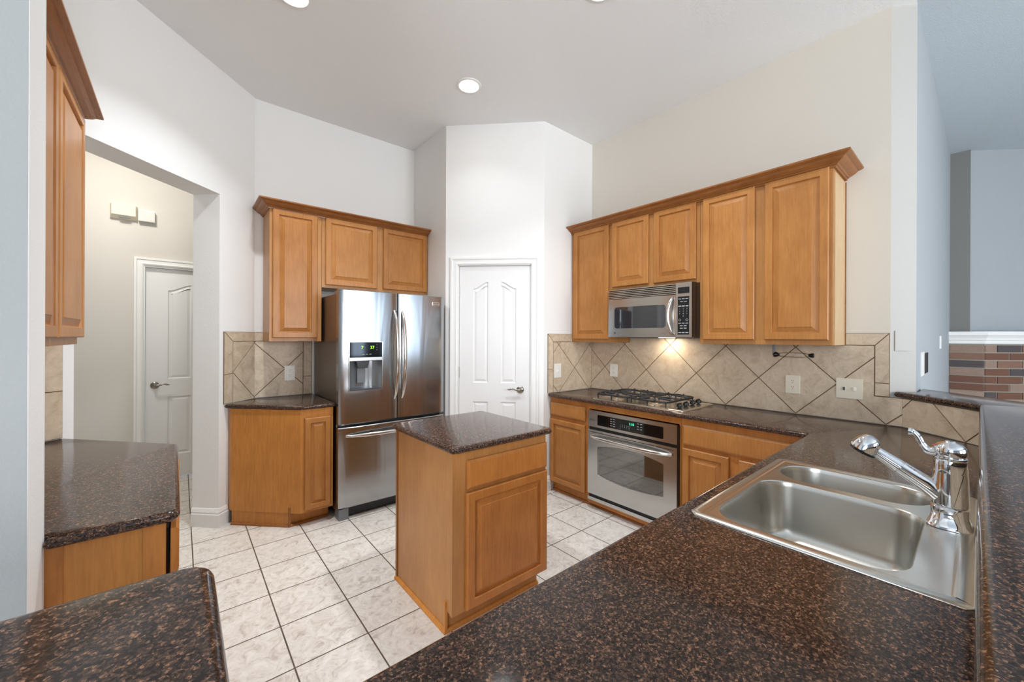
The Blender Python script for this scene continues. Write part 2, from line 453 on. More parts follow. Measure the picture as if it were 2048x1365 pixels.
# ------------------------------------------------------------------ room shell
XR, YR, YF, XP, K, CZ = 3.2645, 2.5976, 3.930, 1.9214, 3.4458, 3.4318
ZC = 0.914            # worktop height
ZT = 1.467            # top of the backsplash
P1 = (2.572, YR); P2 = (XP, 3.262)
XL = -0.68
FR_RANGE = Frame((XR, YR), (XR, 0.348))
FR_RETURN = Frame((P1[0], YR), (XR, YR))
FR_PANTRY = Frame(P2, P1)
FR_BACK = Frame((0, YF), (XP, YF))
FR_ANGLE = Frame((XL, XL + K), (0.4744, 0.4744 + K))
FR_LEFT = Frame((XL, 1.55), (XL, XL + K))
def ax(x): return (x - XL) * math.sqrt(2)      # x world -> distance along the angled wall

bm = B(); box(bm, -4.3, -5.1, -0.08, 8.6, 5.4, 0); struct('floor', bm, 'floor')
bm = B(); prism(bm, [(-4.3, 0.246), (3.366, 0.246), (3.366, 0.31), (8.6, 0.31), (8.6, 5.4), (-4.3, 5.4)], CZ, CZ + 0.1); struct('ceiling', bm, 'ceiling')
bm = B(); prism(bm, [(-4.3, -5.1), (8.6, -5.1), (8.6, 0.31), (3.366, 0.31), (3.366, 0.246), (-4.3, 0.246)], CZ, CZ + 0.1); struct('ceiling_living_shaded', bm, 'ceiling_living_shaded')  # ceiling split so the living side carries its painted dimness
def wall(name, fr, L, thick, mat, opening=None, h=CZ, x0=0.0):
    bm = B()
    if opening:
        a, b, zt = opening
        # one skin with the opening cut out of it
        outer = [(x0, 0), (a, 0), (a, zt), (b, zt), (b, 0), (L, 0), (L, h), (x0, h)]
        prism(bm, outer, 0, thick, axis='y')
    else: box(bm, x0, 0, 0, L, thick, h)
    return struct(name, bm, mat, fr)
# right wall with its angled end
bm = B(); prism(bm, [(XR, 2.72), (XR, 0.348), (XR + 0.002, 0.349), (3.366, 0.2485), (3.44, 0.2485), (3.44, 2.72)], 0, CZ); struct('wall_right', bm, 'wall_warm_light')
bm = B(); prism(bm, [(XR, 0.348), (3.365, 0.247), (3.366, 0.2485), (XR + 0.002, 0.349)], 0, CZ); struct('wall_right_end', bm, 'wall_end_dimmed')  # end face split off to take the darkened paint
FR_LIV = Frame((3.365, 0.247), (6.36, 0.214))
bm = B(); box(bm, 0, 0, 0, FR_LIV.len, 0.12, CZ); struct('wall_living', bm, 'wall_living', FR_LIV)
bm = B(); box(bm, P1[0] + 0.05, YR, 0, XR, YR + 0.1, CZ); prism(bm, [P1, (P1[0] + 0.05, YR), (P1[0] + 0.05, YR + 0.1)], 0, CZ); struct('wall_return', bm, 'wall')
DW0, DW1, DTOP = 0.132, 0.800, 2.101             # pantry door leaf in its wall
D_IN0, D_IN1 = 0.118, 0.812
wall('wall_pantry', FR_PANTRY, FR_PANTRY.len, 0.11, 'wall', opening=(D_IN0, D_IN1, 2.112))
bm = B(); box(bm, XP, P2[1], 0, XP + 0.1, YF + 0.12, CZ); struct('wall_alcove', bm, 'wall')
bm = B(); box(bm, 0.4744, YF, 0, XP, YF + 0.12, CZ); struct('wall_back', bm, 'wall')
OPA, OPB, OPZ = ax(-0.421), ax(0.224), 2.497
wall('wall_angled', FR_ANGLE, FR_ANGLE.len, 0.213, 'wall', opening=(OPA, OPB, OPZ))
bm = B(); box(bm, XL - 0.12, 1.55, 0, XL, XL + K, CZ); struct('wall_left', bm, 'wall')
bm = B(); box(bm, -4.2, 1.405, 0, -0.268, 1.55, CZ); struct('wall_divider', bm, 'wall_stub_dimmed')
bm = B(); box(bm, -0.268, 1.407, 0, -0.266, 1.55, CZ); struct('wall_divider_end_skin', bm, 'wall')  # thin added skin in kitchen white keeps the end face lighter
# hall beyond the opening
bm = B(); prism(bm, [(-2.0, 0), (-0.289, 0), (-0.289, 2.13), (0.62, 2.13), (0.62, 0), (2.2, 0), (2.2, CZ), (-2.0, CZ)], 0, 0.12, axis='y')
FR_HALL = Frame((0, 5.2), (1, 5.2))
struct('wall_hall', bm, 'wall_hall', FR_HALL)
bm = B(); box(bm, -2.12, 1.55, 0, -2.0, 5.32, CZ); struct('wall_hall_left', bm, 'wall_hall')
bm = B(); box(bm, 2.2, 4.05, 0, 2.32, 5.32, CZ); struct('wall_hall_right', bm, 'wall_hall')
# living room far corner: dark wall and angled chimney breast
bm = B(); box(bm, 6.36, 0.07, 0, 6.48, 0.342, CZ); struct('wall_far', bm, 'wall_dark')
FR_CHIM = Frame((6.395, 0.075), (8.4, -1.93))
bm = B(); box(bm, 0, 0, 0, FR_CHIM.len, 0.12, CZ); struct('wall_chimney', bm, 'wall_living', FR_CHIM)
# rooms behind the camera
def rear_wall(name, fr, L, wins):
    bm = B(); xs = 0.0
    for (a, b, z0, z1) in wins:
        box(bm, xs, 0, 0, a, 0.12, CZ); box(bm, a, 0, 0, b, 0.12, z0); box(bm, a, 0, z1, b, 0.12, CZ); xs = b
    box(bm, xs, 0, 0, L, 0.12, CZ); struct(name, bm, 'wall_living', fr)
FR_REAR = Frame((8.4, -5.0), (-4.2, -5.0))
FR_WEST = Frame((-4.2, -5.0), (-4.2, 1.405))
REARW = [(8.4 - 4.75 - .19, 8.4 - 4.75 + .19, 0.6, 2.8), (8.4 - 3.85 - .19, 8.4 - 3.85 + .19, 0.6, 2.8), (8.4 - 2.7 - .65, 8.4 - 2.7 + .65, 0.6, 2.8), (8.4 - 0.6 - .65, 8.4 - 0.6 + .65, 0.6, 2.8)]  # unseen windows; the two narrow ones are shaped for fridge reflections
WESTW = [(2.8, 5.4, 0.8, 2.7)]
rear_wall('wall_rear', FR_REAR, FR_REAR.len, REARW)
rear_wall('wall_west', FR_WEST, FR_WEST.len, WESTW)
bm = B(); box(bm, 8.4, -5.0, 0, 8.52, -1.9, CZ); struct('wall_east', bm, 'wall_living')
wi = 0
for fr, wl in ((FR_REAR, REARW), (FR_WEST, WESTW)):
    for a, b, z0, z1 in wl:
        wi += 1
        t = thing('window_%d' % wi, None, None, fr, a, 0, z0, kind='structure'); w_, h_ = b - a, z1 - z0
        bm = B()
        for (u0, u1, v0, v1) in ((0, .06, 0, h_), (w_ - .06, w_, 0, h_), (.06, w_ - .06, 0, .06), (.06, w_ - .06, h_ - .06, h_), (w_ / 2 - .025, w_ / 2 + .025, .06, h_ - .06), (.06, w_ / 2 - .025, h_ / 2 - .02, h_ / 2 + .02), (w_ / 2 + .025, w_ - .06, h_ / 2 - .02, h_ / 2 + .02)):
            box(bm, u0, 0.0, v0, u1, 0.05, v1)
        part('frame', bm, 'trim', t)
        bm = B(); box(bm, 0.06, 0.06, 0.06, w_ - .06, 0.065, h_ - .06); part('pane', bm, 'winpane', t)

# ---- trim: casings, baseboards
CAS = [(0, 0), (0.0, 0.011), (0.012, 0.016), (0.022, 0.013), (0.045, 0.013), (0.052, 0.019), (0.068, 0.019), (0.072, 0.0)]
def casing(name, fr, a, b, zt, w=0.072):
    """three sided door casing standing proud of the wall, mitred"""
    bm = B(); pathin = [(a, 0.0), (a, zt), (b, zt), (b, 0.0)]
    ls = []
    for (px, pz), (mx, mz) in zip(pathin, ((-1, 0), (-1, 1), (1, 1), (1, 0))):
        ls.append([(px + mx * o * w / 0.072, -h, pz + mz * o * w / 0.072) for o, h in CAS])
    loops(bm, ls); struct(name, bm, 'trim', fr)
casing('trim_1', FR_PANTRY, D_IN0, D_IN1, 2.112)
casing('trim_2', FR_HALL, -0.270, 0.60, 2.118)
BASE = [(0, 0), (0.016, 0), (0.016, 0.095), (0.011, 0.102), (0.013, 0.112), (0.008, 0.128), (0.004, 0.138), (0, 0.140)]
bm = B()
e = FR_ANGLE
def w2(v): return (v.x, v.y)
sweep(bm, [w2(e.at(OPB, 0.213, 0)), w2(e.at(OPB, 0, 0)), w2(e.at(OPB + 0.075, 0, 0))][::-1], [(-o, h) for o, h in BASE]); struct('baseboard_opening', bm, 'trim')
bm = B(); sweep(bm, [w2(FR_PANTRY.at(D_IN1 + 0.072, 0, 0)), (P1[0], P1[1]), (2.655, YR)], [(o, h) for o, h in BASE]); struct('baseboard_pantry', bm, 'trim')
bm = B(); sweep(bm, [(-2.0, 5.2), (-0.345, 5.2)], BASE); struct('baseboard_hall', bm, 'trim')
bm = B(); sweep(bm, [(3.60, 0.244), (6.36, 0.214)], BASE); struct('baseboard_living', bm, 'trim')

# ---- interior doors with two arched and two square panels
def arch_panel(x0, x1, z0, z1, side, rise=0.065, n=10):
    """closed outline, top edge an S curve rising toward the door's middle"""
    pts = [(x0, z0), (x1, z0)]
    top = []
    for k in range(n + 1):
        t = k / n; s = t if side > 0 else 1 - t
        e_ = s * s * (3 - 2 * s)
        top.append((x0 + (x1 - x0) * t, z1 - rise + rise * e_))
    return pts + top[::-1]
def hinged_door(name, fr, x0, x1, zb, zt, yf, handle_x, direction, hinges=()):
    t = thing(name, None, None, fr, x0, yf, zb, kind='structure'); w, h = x1 - x0, zt - zb
    bm = B(); pw = w * 0.215; a0 = w * 0.195; b0 = w - a0 - pw; hz = h
    pans = []
    for (px, sd) in ((a0, 1), (b0, -1)):
        pans.append(arch_panel(px, px + pw, hz * 0.475, hz * 0.930, sd))
        pans.append([(px, hz * 0.11), (px + pw, hz * 0.11), (px + pw, hz * 0.390), (px, hz * 0.390)])
    outer = [(0, 0), (w, 0), (w, h), (0, h)]
    vs = cap_holes(bm, outer, pans, 0.0, axis='y')
    bk = [bm.verts.new((p[0], 0.035, p[1])) for p in outer]
    bridge(bm, vs[0], bk); bm.faces.new(bk)
    for lp, pl in zip(vs[1:], pans):
        prev = lp
        for ins, dep in ((0.004, 0.006), (0.010, 0.009), (0.014, 0.009), (0.034, 0.003), (0.038, 0.003)):
            cur = [bm.verts.new((p[0], dep, p[1])) for p in offset(pl, ins)]
            bridge(bm, prev, cur); prev = cur
        bm.faces.new(prev)
    part('leaf', bm, 'door', t)
    bm = B(); hx, hz_ = handle_x - x0, 0.945 - zb
    lathe(bm, [(0.0, 0.0), (0.034, 0.0), (0.034, 0.006), (0.028, 0.012), (0.012, 0.016), (0.011, 0.045), (0.0, 0.047)], (hx, 0, hz_), 'y', 20)
    hd = part('handle', bm, 'nickel', t, 40)
    bm = B(); d = direction
    tube(bm, spline([(hx, -0.042, hz_), (hx + d * 0.03, -0.05, hz_ + 0.002), (hx + d * 0.07, -0.05, hz_ + 0.012), (hx + d * 0.10, -0.047, hz_ + 0.004), (hx + d * 0.115, -0.045, hz_ + 0.006)], 5), [0.010] * 5 + [0.0085] * 10 + [0.006] * 6, 10, 1.0)
    part('lever', bm, 'nickel', hd, 50)
    for (z0, z1) in hinges:
        bm = B(); tube(bm, [(-0.004, -0.004, z0 - zb), (-0.004, -0.004, z1 - zb)], 0.006, 8); box(bm, -0.012, 0.0, z0 - zb, 0.0, 0.004, z1 - zb); part('hinge', bm, 'nickel', t)
    return t
hinged_door('door_1', FR_PANTRY, DW0, DW1, 0.012, DTOP, 0.012, 0.712, -1, hinges=((1.815, 1.915), (1.05, 1.15), (0.15, 0.25)))
hinged_door('door_2', FR_HALL, -0.258, 0.585, 0.012, 2.098, 0.03, -0.19, 1)
bm = B()
for (a, b) in ((D_IN0, DW0 - 0.003), (DW1 + 0.003, D_IN1)): box(bm, a, 0.002, 0, b, 0.11, 2.112)
box(bm, D_IN0, 0.002, DTOP + 0.003, D_IN1, 0.11, 2.112); struct('trim_3', bm, 'trim', FR_PANTRY)
bm = B()
for (a, b) in ((-0.289, -0.261), (0.588, 0.62)): box(bm, a, 0.0, 0, b, 0.12, 2.13)
box(bm, -0.261, 0.0, 2.101, 0.588, 0.12, 2.13); struct('trim_4', bm, 'trim', FR_HALL)

# ------------------------------------------------------------------ cabinets
DOOR = [(0.0, 0.02), (0.0, 0.005), (0.005, 0.0), (0.043, 0.0), (0.0455, 0.004), (0.047, 0.0125), (0.052, 0.0125), (0.079, 0.0035), (0.0815, 0.001), (0.084, 0.001)]
NARROW = [(0.0, 0.02), (0.0, 0.005), (0.005, 0.0), (0.038, 0.0), (0.040, 0.004), (0.0415, 0.012), (0.046, 0.012), (0.064, 0.0035), (0.066, 0.001), (0.068, 0.001)]
DRAW = [(0.0, 0.02), (0.0, 0.008), (0.003, 0.006), (0.010, 0.001), (0.014, 0.0)]
def cab_door(parent, x, z, w, h, yf, mat='wood', prof=DOOR, name='door'):
    bm = B(); rings(bm, x, z, w, h, prof, yf); return part(name, bm, mat, parent)
def upper(fr, x0, x1, z0, z1, depth, doors, label, group=None, pale_end=None):
    t = thing('wall_cabinet', label, 'cabinet', fr, x0, 0, z0, group)
    w, h = x1 - x0, z1 - z0
    bm = B(); box(bm, 0, -depth, 0, w, -0.001, h, bev=0.0015); part('carcass', bm, 'wood_side', t)
    for (a, b, za, zb) in doors: cab_door(t, a - x0, za - z0, b - a, zb - za, -depth - 0.0215)
    if pale_end is not None:
        bm = B(); xx = w if pale_end > 0 else 0; box(bm, xx, -depth + 0.03, 0.0, xx + 0.003 * pale_end, -0.012, h - 0.03); part('end_panel', bm, 'wood_pale', t)
        bm = B(); box(bm, xx, -0.012, 0.0, xx + 0.008 * pale_end, -0.001, h - 0.03); part('scribe_strip', bm, 'crown', t)
    return t
CROWN = [(0, 0), (0.010, 0.0), (0.012, 0.010), (0.020, 0.012), (0.024, 0.018), (0.034, 0.022), (0.050, 0.031), (0.064, 0.044), (0.072, 0.046), (0.082, 0.050), (0.090, 0.054), (0.090, 0.064), (0, 0.064)]
UD = XR - 2.957                # carcass depth, right wall
def ry(y): return YR - y       # world y -> distance along the right wall
UZ0, UZ1 = 1.392, 2.462
upper(FR_RANGE, 0.002, ry(2.140), UZ0, UZ1, UD, [(ry(2.560), ry(2.153), 1.419, 2.455)], 'tall maple wall cabinet with one door between the corner and the microwave')
upper(FR_RANGE, ry(2.138), ry(1.345), 1.848, UZ1, UD, [(ry(2.115), ry(1.760), 1.880, 2.455), (ry(1.712), ry(1.368), 1.875, 2.455)], 'short maple wall cabinet with two doors directly above the microwave')
upper(FR_RANGE, ry(1.343), ry(0.562), UZ0, UZ1, UD, [(ry(1.318), ry(0.976), 1.423, 2.455), (ry(0.917), ry(0.580), 1.423, 2.455)], 'tall maple wall cabinet with two wide doors and a pale end panel', pale_end=1)
bm = B(); sweep(bm, [(0.0, -UD), (ry(0.561), -UD), (ry(0.561), -0.002)], [(o, UZ1 - 0.017 + h) for o, h in CROWN])
single('crown_moulding', 'brown crown moulding along the top of the cabinets over the cooktop wall', 'moulding', bm, 'crown', None, FR_RANGE)
FD = YF - 3.622
upper(FR_BACK, 0.538, 0.922, UZ0, UZ1, FD, [(0.558, 0.886, 1.421, 2.450)], 'tall narrow maple wall cabinet hanging beside the upper left of the refrigerator')
upper(FR_BACK, 0.924, XP - 0.003, 1.853, UZ1, FD, [(0.950, 1.396, 1.878, 2.455), (1.456, 1.908, 1.881, 2.455)], 'short maple wall cabinet with two doors directly over the refrigerator')
bm = B(); sweep(bm, [(0.538, -0.002), (0.538, -FD), (XP - 0.003, -FD)], [(o * 0.9, UZ1 - 0.017 + h) for o, h in CROWN])
single('crown_moulding', 'brown crown moulding on top of the cabinets around the refrigerator', 'moulding', bm, 'crown', None, FR_BACK)
LD = 0.311
def ly(y): return y - 1.55
upper(FR_LEFT, 0.003, ly(2.722), UZ0, UZ1, LD, [(ly(1.70), ly(2.212), 1.423, 2.455), (ly(2.232), ly(2.742), 1.423, 2.455)], 'maple wall cabinet over the desk counter, seen almost edge-on at the left')
bm = B(); sweep(bm, [(0.003, -LD), (ly(2.722), -LD), (ly(2.722), -0.002)], [(o * 0.85, UZ1 - 0.017 + h) for o, h in CROWN])
single('crown_moulding', 'brown crown moulding capping the left wall cabinet above the desk counter', 'moulding', bm, 'crown', None, FR_LEFT)

# ---- base cabinets on the right wall (face plane x = 2.66)
BD = XR - 2.662; TOE = XR - 2.705
def base_range(x0, x1, label, parts, mat='wood_base'):
    t = thing('base_cabinet', label, 'cabinet', FR_RANGE, x0, 0, 0)
    return t, x1 - x0
t, w = base_range(0.010, ry(2.152), 'maple base cabinet with one drawer over one door, between pantry wall and oven', None)
pbox('carcass', 'wood_base', t, 0, -BD, 0.088, w, -0.002, ZC - 0.034, bev=0.001)
bm = B(); rings(bm, ry(2.583) - .010, 0.715, 2.583 - 2.172, 0.118, DRAW, -BD - 0.0215); part('drawer', bm, 'wood', t)
cab_door(t, ry(2.583) - .010, 0.100, 2.583 - 2.172, 0.580, -BD - 0.0215)
pbox('toe_kick', 'wood_panel', t, 0.0, -TOE, 0, w, -TOE + 0.02, 0.087)
t, w = base_range(ry(2.150), ry(1.334), 'maple oven cabinet frame around the stainless wall oven under the cooktop', None)
bm = B()
box(bm, 0, -BD, 0.832, w, -0.002, ZC - 0.034); box(bm, 0, -BD, 0.0885, 0.012, -0.002, 0.832); box(bm, w - 0.012, -BD, 0.0885, w, -0.002, 0.832); box(bm, 0, -BD, 0.035, w, -0.002, 0.074)
part('carcass', bm, 'wood_base', t)
pbox('toe_kick', 'wood_panel', t, 0.0, -TOE, 0, w, -TOE + 0.02, 0.034)
t, w = base_range(ry(1.332), ry(0.610), 'maple base cabinet with a long drawer front, between oven and sink peninsula', None)
pbox('carcass', 'wood_base', t, 0, -BD, 0.088, w, -0.002, ZC - 0.034, bev=0.001)
bm = B(); rings(bm, 0.014, 0.702, w - 0.03, 0.134, DRAW, -BD - 0.0215); part('drawer', bm, 'wood', t)
cab_door(t, 0.014, 0.100, 0.300, 0.578, -BD - 0.0215); cab_door(t, 0.372, 0.100, 0.30, 0.578, -BD - 0.0215)
pbox('toe_kick', 'wood_panel', t, 0.0, -TOE, 0, w, -TOE + 0.02, 0.087)
bm = B(); sweep(bm, [(0.012, -TOE - 0.0005), (ry(0.612), -TOE - 0.0005)], [(0, 0), (0.016, 0), (0.014, 0.009), (0.008, 0.016), (0, 0.018)])
single('shoe_moulding', 'dark wood shoe moulding on the floor along the oven wall cabinets', 'moulding', bm, 'crown', None, FR_RANGE)

# ---- angled base cabinet left of the refrigerator
LFX0, LFX1, LFY = 0.690, 0.922, 3.275
t = thing('base_cabinet', 'small base cabinet with an angled plain side panel beside the refrigerator', 'cabinet', WORLD, 0.69, LFY, 0)
def rel(pts, o): return [(p[0] - o[0], p[1] - o[1]) for p in pts]
o_ = (0.69, LFY)
diagp = (0.283, 0.283 + K - 0.003)
bm = B(); prism(bm, rel([(0.690, LFY), (LFX1, LFY), (LFX1, YF - 0.004), (0.486, YF - 0.006), (0.288, 3.722), (0.30, 3.672)], o_), 0.103, ZC - 0.034); part('carcass', bm, 'wood_panel', t)
bm = B(); prism(bm, rel([(0.632, 3.3555), (LFX1 - 0.01, 3.362), (LFX1 - 0.01, 3.62), (0.40, 3.62)], o_), 0.0, 0.1035); prism(bm, rel([(0.3045, 3.668), (0.6315, 3.3405), (0.642, 3.351), (0.314, 3.68)], o_), 0.0, 0.1032); part('toe_kick', bm, 'wood_panel', t)
bm = B(); sweep(bm, [(0.3045 - .69, 3.668 - LFY), (0.632 - .69, 3.3405 - LFY), (LFX1 - .70, 3.3615 - LFY)], [(0.0005, 0), (0.014, 0), (0.012, 0.010), (0.006, 0.016), (0.0005, 0.018)]); part('shoe_trim', bm, 'crown', t)
bm = B(); box(bm, -0.066, 0.052, 0, -0.05, 0.068, 0.145); part('corner_strip', bm, 'crown', t)
cab_door(t, 0.028, 0.122, 0.183, 0.694, -0.0215, 'wood', NARROW)

# ---- island
IX0, IX1, IY0, IY1 = 0.988, 1.598, 1.597, 2.232
t = thing('kitchen_island', 'free-standing maple island cabinet with one drawer and one door under a dark granite slab', 'island', WORLD, IX0, IY0, 0)
w, d = IX1 - IX0, IY1 - IY0
bm = B(); box(bm, 0, 0, 0.108, w, 0.07, ZC - 0.034, bev=0.001); box(bm, 0.0, 0.07, 0.0, w, d, ZC - 0.034, bev=0.001); part('carcass', bm, 'wood_side', t)
bm = B(); box(bm, -0.006, -0.0005, 0.109, 0.0, 0.02, ZC - 0.035); part('corner_strip', bm, 'wood_side', t)
bm = B(); box(bm, -0.006, d - 0.018, 0.02, 0.0, d, ZC - 0.035); part('corner_strip', bm, 'crown', t)
bm = B(); rings(bm, 0.070, 0.700, w - 0.075, 0.138, DRAW, -0.0225); part('drawer', bm, 'wood_base', t)
cab_door(t, 0.066, 0.118, w - 0.070, 0.565, -0.0225, 'wood_base')
bm = B(); sweep(bm, [(0.0, d), (0.0, 0.0695), (w, 0.0695)], [(0.0005, 0), (0.015, 0), (0.013, 0.010), (0.007, 0.017), (0.0005, 0.019)]); part('shoe_trim', bm, 'wood_panel', t)
bm = B(); box(bm, -0.009, 0.058, 0.0, 0.005, 0.0690, 0.155, bev=0.001); part('toe_strip', bm, 'wood_panel', t)

# ---- desk cabinet on the left
t = thing('base_cabinet', 'oak-panelled desk base cabinet at the left, under the granite desk counter', 'cabinet', FR_LEFT, 0.006, 0, 0)
LB = 0.650
bm = B(); prism(bm, [(0.006, -LB), (0.92, -LB), (1.145, -0.42), (1.145, -0.002), (0.006, -0.002)], 0.10, ZC - 0.034); part('carcass', bm, 'wood_panel', t)
bm = B(); box(bm, 0.0, -LB + 0.001, 0.10, 0.007, -LB + 0.050, ZC - 0.035); part('corner_strip', bm, 'wood_base', t)
bm = B(); box(bm, 0.0, -0.445, 0.10, 0.007, -0.395, ZC - 0.035); part('corner_strip', bm, 'wood_base', t)
zz = 0.877 - 0.008
bm = B()
for (dx, ww) in ((0.004, 0.44), (0.462, 0.44)):
    bm = B(); rings(bm, dx, 0.715, ww, 0.140, DRAW, -LB - 0.030); part('drawer', bm, 'wood_base', t)
    bm = B(); rings(bm, dx, 0.12, ww, 0.580, DOOR, -LB - 0.027); part('door', bm, 'wood_base', t)
pbox('gap_shade_strip', 'gap', t, 0.03, -LB - 0.0065, 0.13, 0.90, -LB - 0.0005, 0.85)  # dark strip standing in for shade in the gap behind the fronts
pbox('toe_kick', 'wood_panel', t, 0.01, -LB + 0.06, 0, 0.9, -0.02, 0.0995)

# ---- peninsula base, seen from the kitchen side only
t = thing('base_cabinet', 'maple sink base cabinet under the peninsula, doors facing the kitchen aisle', 'cabinet', WORLD, 0.08, 0.575, 0)
PL = 2.655 - 0.08
bm = B(); box(bm, 0, -0.02, 0.09, PL, 0, ZC - 0.034); box(bm, 0, -0.57, 0.09, 0.018, -0.02, ZC - 0.034); part('carcass', bm, 'wood_base', t)
pbox('toe_kick', 'wood_panel', t, 0, -0.08, 0, PL, -0.06, 0.0895)
for k in range(5):
    bm = B(); rings(bm, 0, 0, 0.42, 0.57, DOOR, -0.0215)
    bmesh.ops.rotate(bm, verts=bm.verts, cent=(0, 0, 0), matrix=Matrix.Rotation(PI, 3, 'Z')); bmesh.ops.translate(bm, verts=bm.verts, vec=(0.46 + k * 0.45, 0, 0.10)); part('door', bm, 'wood_base', t)
    bm = B(); rings(bm, 0, 0, 0.42, 0.13, DRAW, -0.0215)
    bmesh.ops.rotate(bm, verts=bm.verts, cent=(0, 0, 0), matrix=Matrix.Rotation(PI, 3, 'Z')); bmesh.ops.translate(bm, verts=bm.verts, vec=(0.46 + k * 0.45, 0, 0.70)); part('drawer', bm, 'wood_base', t)

# ------------------------------------------------------------------ granite
ZG = ZC - 0.032
SX0, SX1, SY0, SY1 = 1.185, 1.940, 0.035, 0.522       # sink cut-out
bm = B()
poly = [(XR - 0.001, YR - 0.001), (2.612, YR - 0.001), (2.622, 0.605), (0.024, 0.605), (0.024, -0.018), (2.952, -0.018), (XR - 0.001, 0.296)]
poly = fillet(poly, [0, 0.03, 0.012, 0, 0, 0, 0])
slab(bm, poly, ZG, ZC, holes=[[(SX0, SY0), (SX1, SY0), (SX1, SY1), (SX0, SY1)]])
single('granite_worktop', 'dark brown speckled granite worktop holding the sink and cooktop', 'countertop', bm, 'granite', 40)
bm = B(); slab(bm, fillet([(0.964, 1.568), (1.640, 1.568), (1.640, 2.277), (0.964, 2.277)], 0.035), ZG, ZC)
single('granite_island_top', 'square dark granite slab on top of the kitchen island', 'countertop', bm, 'granite', 40)
bm = B(); slab(bm, fillet([(0.259, 3.690), (0.700, 3.246), (0.938, 3.252), (0.930, YF - 0.001), (0.486, YF - 0.002)], [0.0, 0.02, 0.01, 0, 0]), ZG, ZC)
single('granite_corner_top', 'small angled dark granite counter between refrigerator and hall opening', 'countertop', bm, 'granite', 40)
bm = B(); slab(bm, fillet([(-0.264, 1.525), (0.002, 1.525), (-0.006, 2.490), (-0.452, 2.990), (XL + 0.002, 2.764), (XL + 0.002, 1.553), (-0.264, 1.553)], [0, 0.03, 0.03, 0, 0, 0, 0]), ZG, ZC)
single('granite_desk_top', 'dark granite desk counter under the left wall cabinet, cut at an angle near the hall', 'countertop', bm, 'granite', 40)
# raised bar: pony wall, tiled riser, granite ledge
BZ = 1.118
bm = B(); prism(bm, [(3.262, 0.290), (2.955, -0.021), (0.018, -0.021), (0.018, 0.60), (-0.10, 0.60), (-0.10, -0.14), (3.0, -0.14), (3.30, 0.16), (3.365, 0.245), (3.264, 0.346)], 0, BZ - 0.032); struct('wall_bar', bm, 'wall_living')
bm = B()
slab(bm, fillet([(3.272, 0.335), (2.943, 0.003), (0.037, 0.003), (0.037, 0.702), (-0.42, 0.702), (-0.42, -0.322), (3.075, -0.322), (3.62, 0.243), (3.366, 0.245)], [0.01, 0.01, 0.03, 0.035, 0.03, 0.03, 0, 0, 0]), BZ - 0.031, BZ)
single('granite_bar_top', 'raised dark granite bar ledge along the sink, wrapping the near end of the peninsula', 'countertop', bm, 'granite', 40)
bm = B(); tube(bm, [(0.07, -0.004, ZC + 0.002), (1.14, -0.004, ZC + 0.002)], 0.004, 6); tube(bm, [(1.15, 0.0, ZC + 0.0045), (1.965, 0.0, ZC + 0.0045)], 0.004, 6)
single('caulk_bead', 'white caulk line where the worktop meets the raised bar beside the sink', 'caulk', bm, 'caulk', 60)

# ------------------------------------------------------------------ backsplashes
def clip(poly, a, b, c):          # keep a*x + b*z <= c
    out = []
    for i in range(len(poly)):
        p, q = poly[i], poly[(i + 1) % len(poly)]
        dp = a * p[0] + b * p[1] - c; dq = a * q[0] + b * q[1] - c
        if dp <= 0: out.append(p)
        if dp * dq < 0:
            t_ = dp / (dp - dq); out.append((p[0] + (q[0] - p[0]) * t_, p[1] + (q[1] - p[1]) * t_))
    return out
HD = 0.2283
GAP = 0.0031
def diamonds(bm, x0, x1, z0, z1, vx, vz, th, open_sides=''):
    g = GAP
    a0 = x0 + (0 if 'l' in open_sides else g); a1 = x1 - (0 if 'r' in open_sides else g); b0 = z0 + (0 if 'b' in open_sides else 0.001); b1 = z1 - (0 if 't' in open_sides else g)
    i0 = int((x0 - vx) / HD) - 3; i1 = int((x1 - vx) / HD) + 3
    for i in range(i0, i1 + 1):
        for j in range(-3, 5):
            if (i + j) % 2 == 0: continue
            cx, cz = vx + i * HD, vz + j * HD; h = HD - g * 1.41
            p = [(cx - h, cz), (cx, cz - h), (cx + h, cz), (cx, cz + h)]
            for cl in ((-1, 0, -a0), (1, 0, a1), (0, -1, -b0), (0, 1, b1)):
                p = clip(p, *cl)
                if len(p) < 3: break
            if len(p) >= 3 and abs(area2(p)) > 1e-5:
                q = [p[k] for k in range(len(p)) if (Vector(p[k]) - Vector(p[k - 1])).length > 1e-4]
                if len(q) >= 3: prism(bm, q, -th, -0.001, axis='y')
def tileprism(bm, pts, th):
    c = offset(pts if area2(pts) > 0 else pts[::-1], GAP * 0.8); prism(bm, c, -th, -0.001, axis='y')
TH = 0.009
def splash(label, fr, x_off, build, outline):
    t = thing('backsplash', label, 'backsplash', fr, x_off, 0, ZC)
    bm = B(); build(bm); part('tiles', bm, 'stone', t)
    bm = B(); prism(bm, outline, -TH + 0.0022, -0.0005, axis='y'); part('grout', bm, 'grout', t)
    return t
zt, zi, zb = ZT - ZC, 1.392 - ZC, 1.100 - ZC
xe3 = ry(0.292)
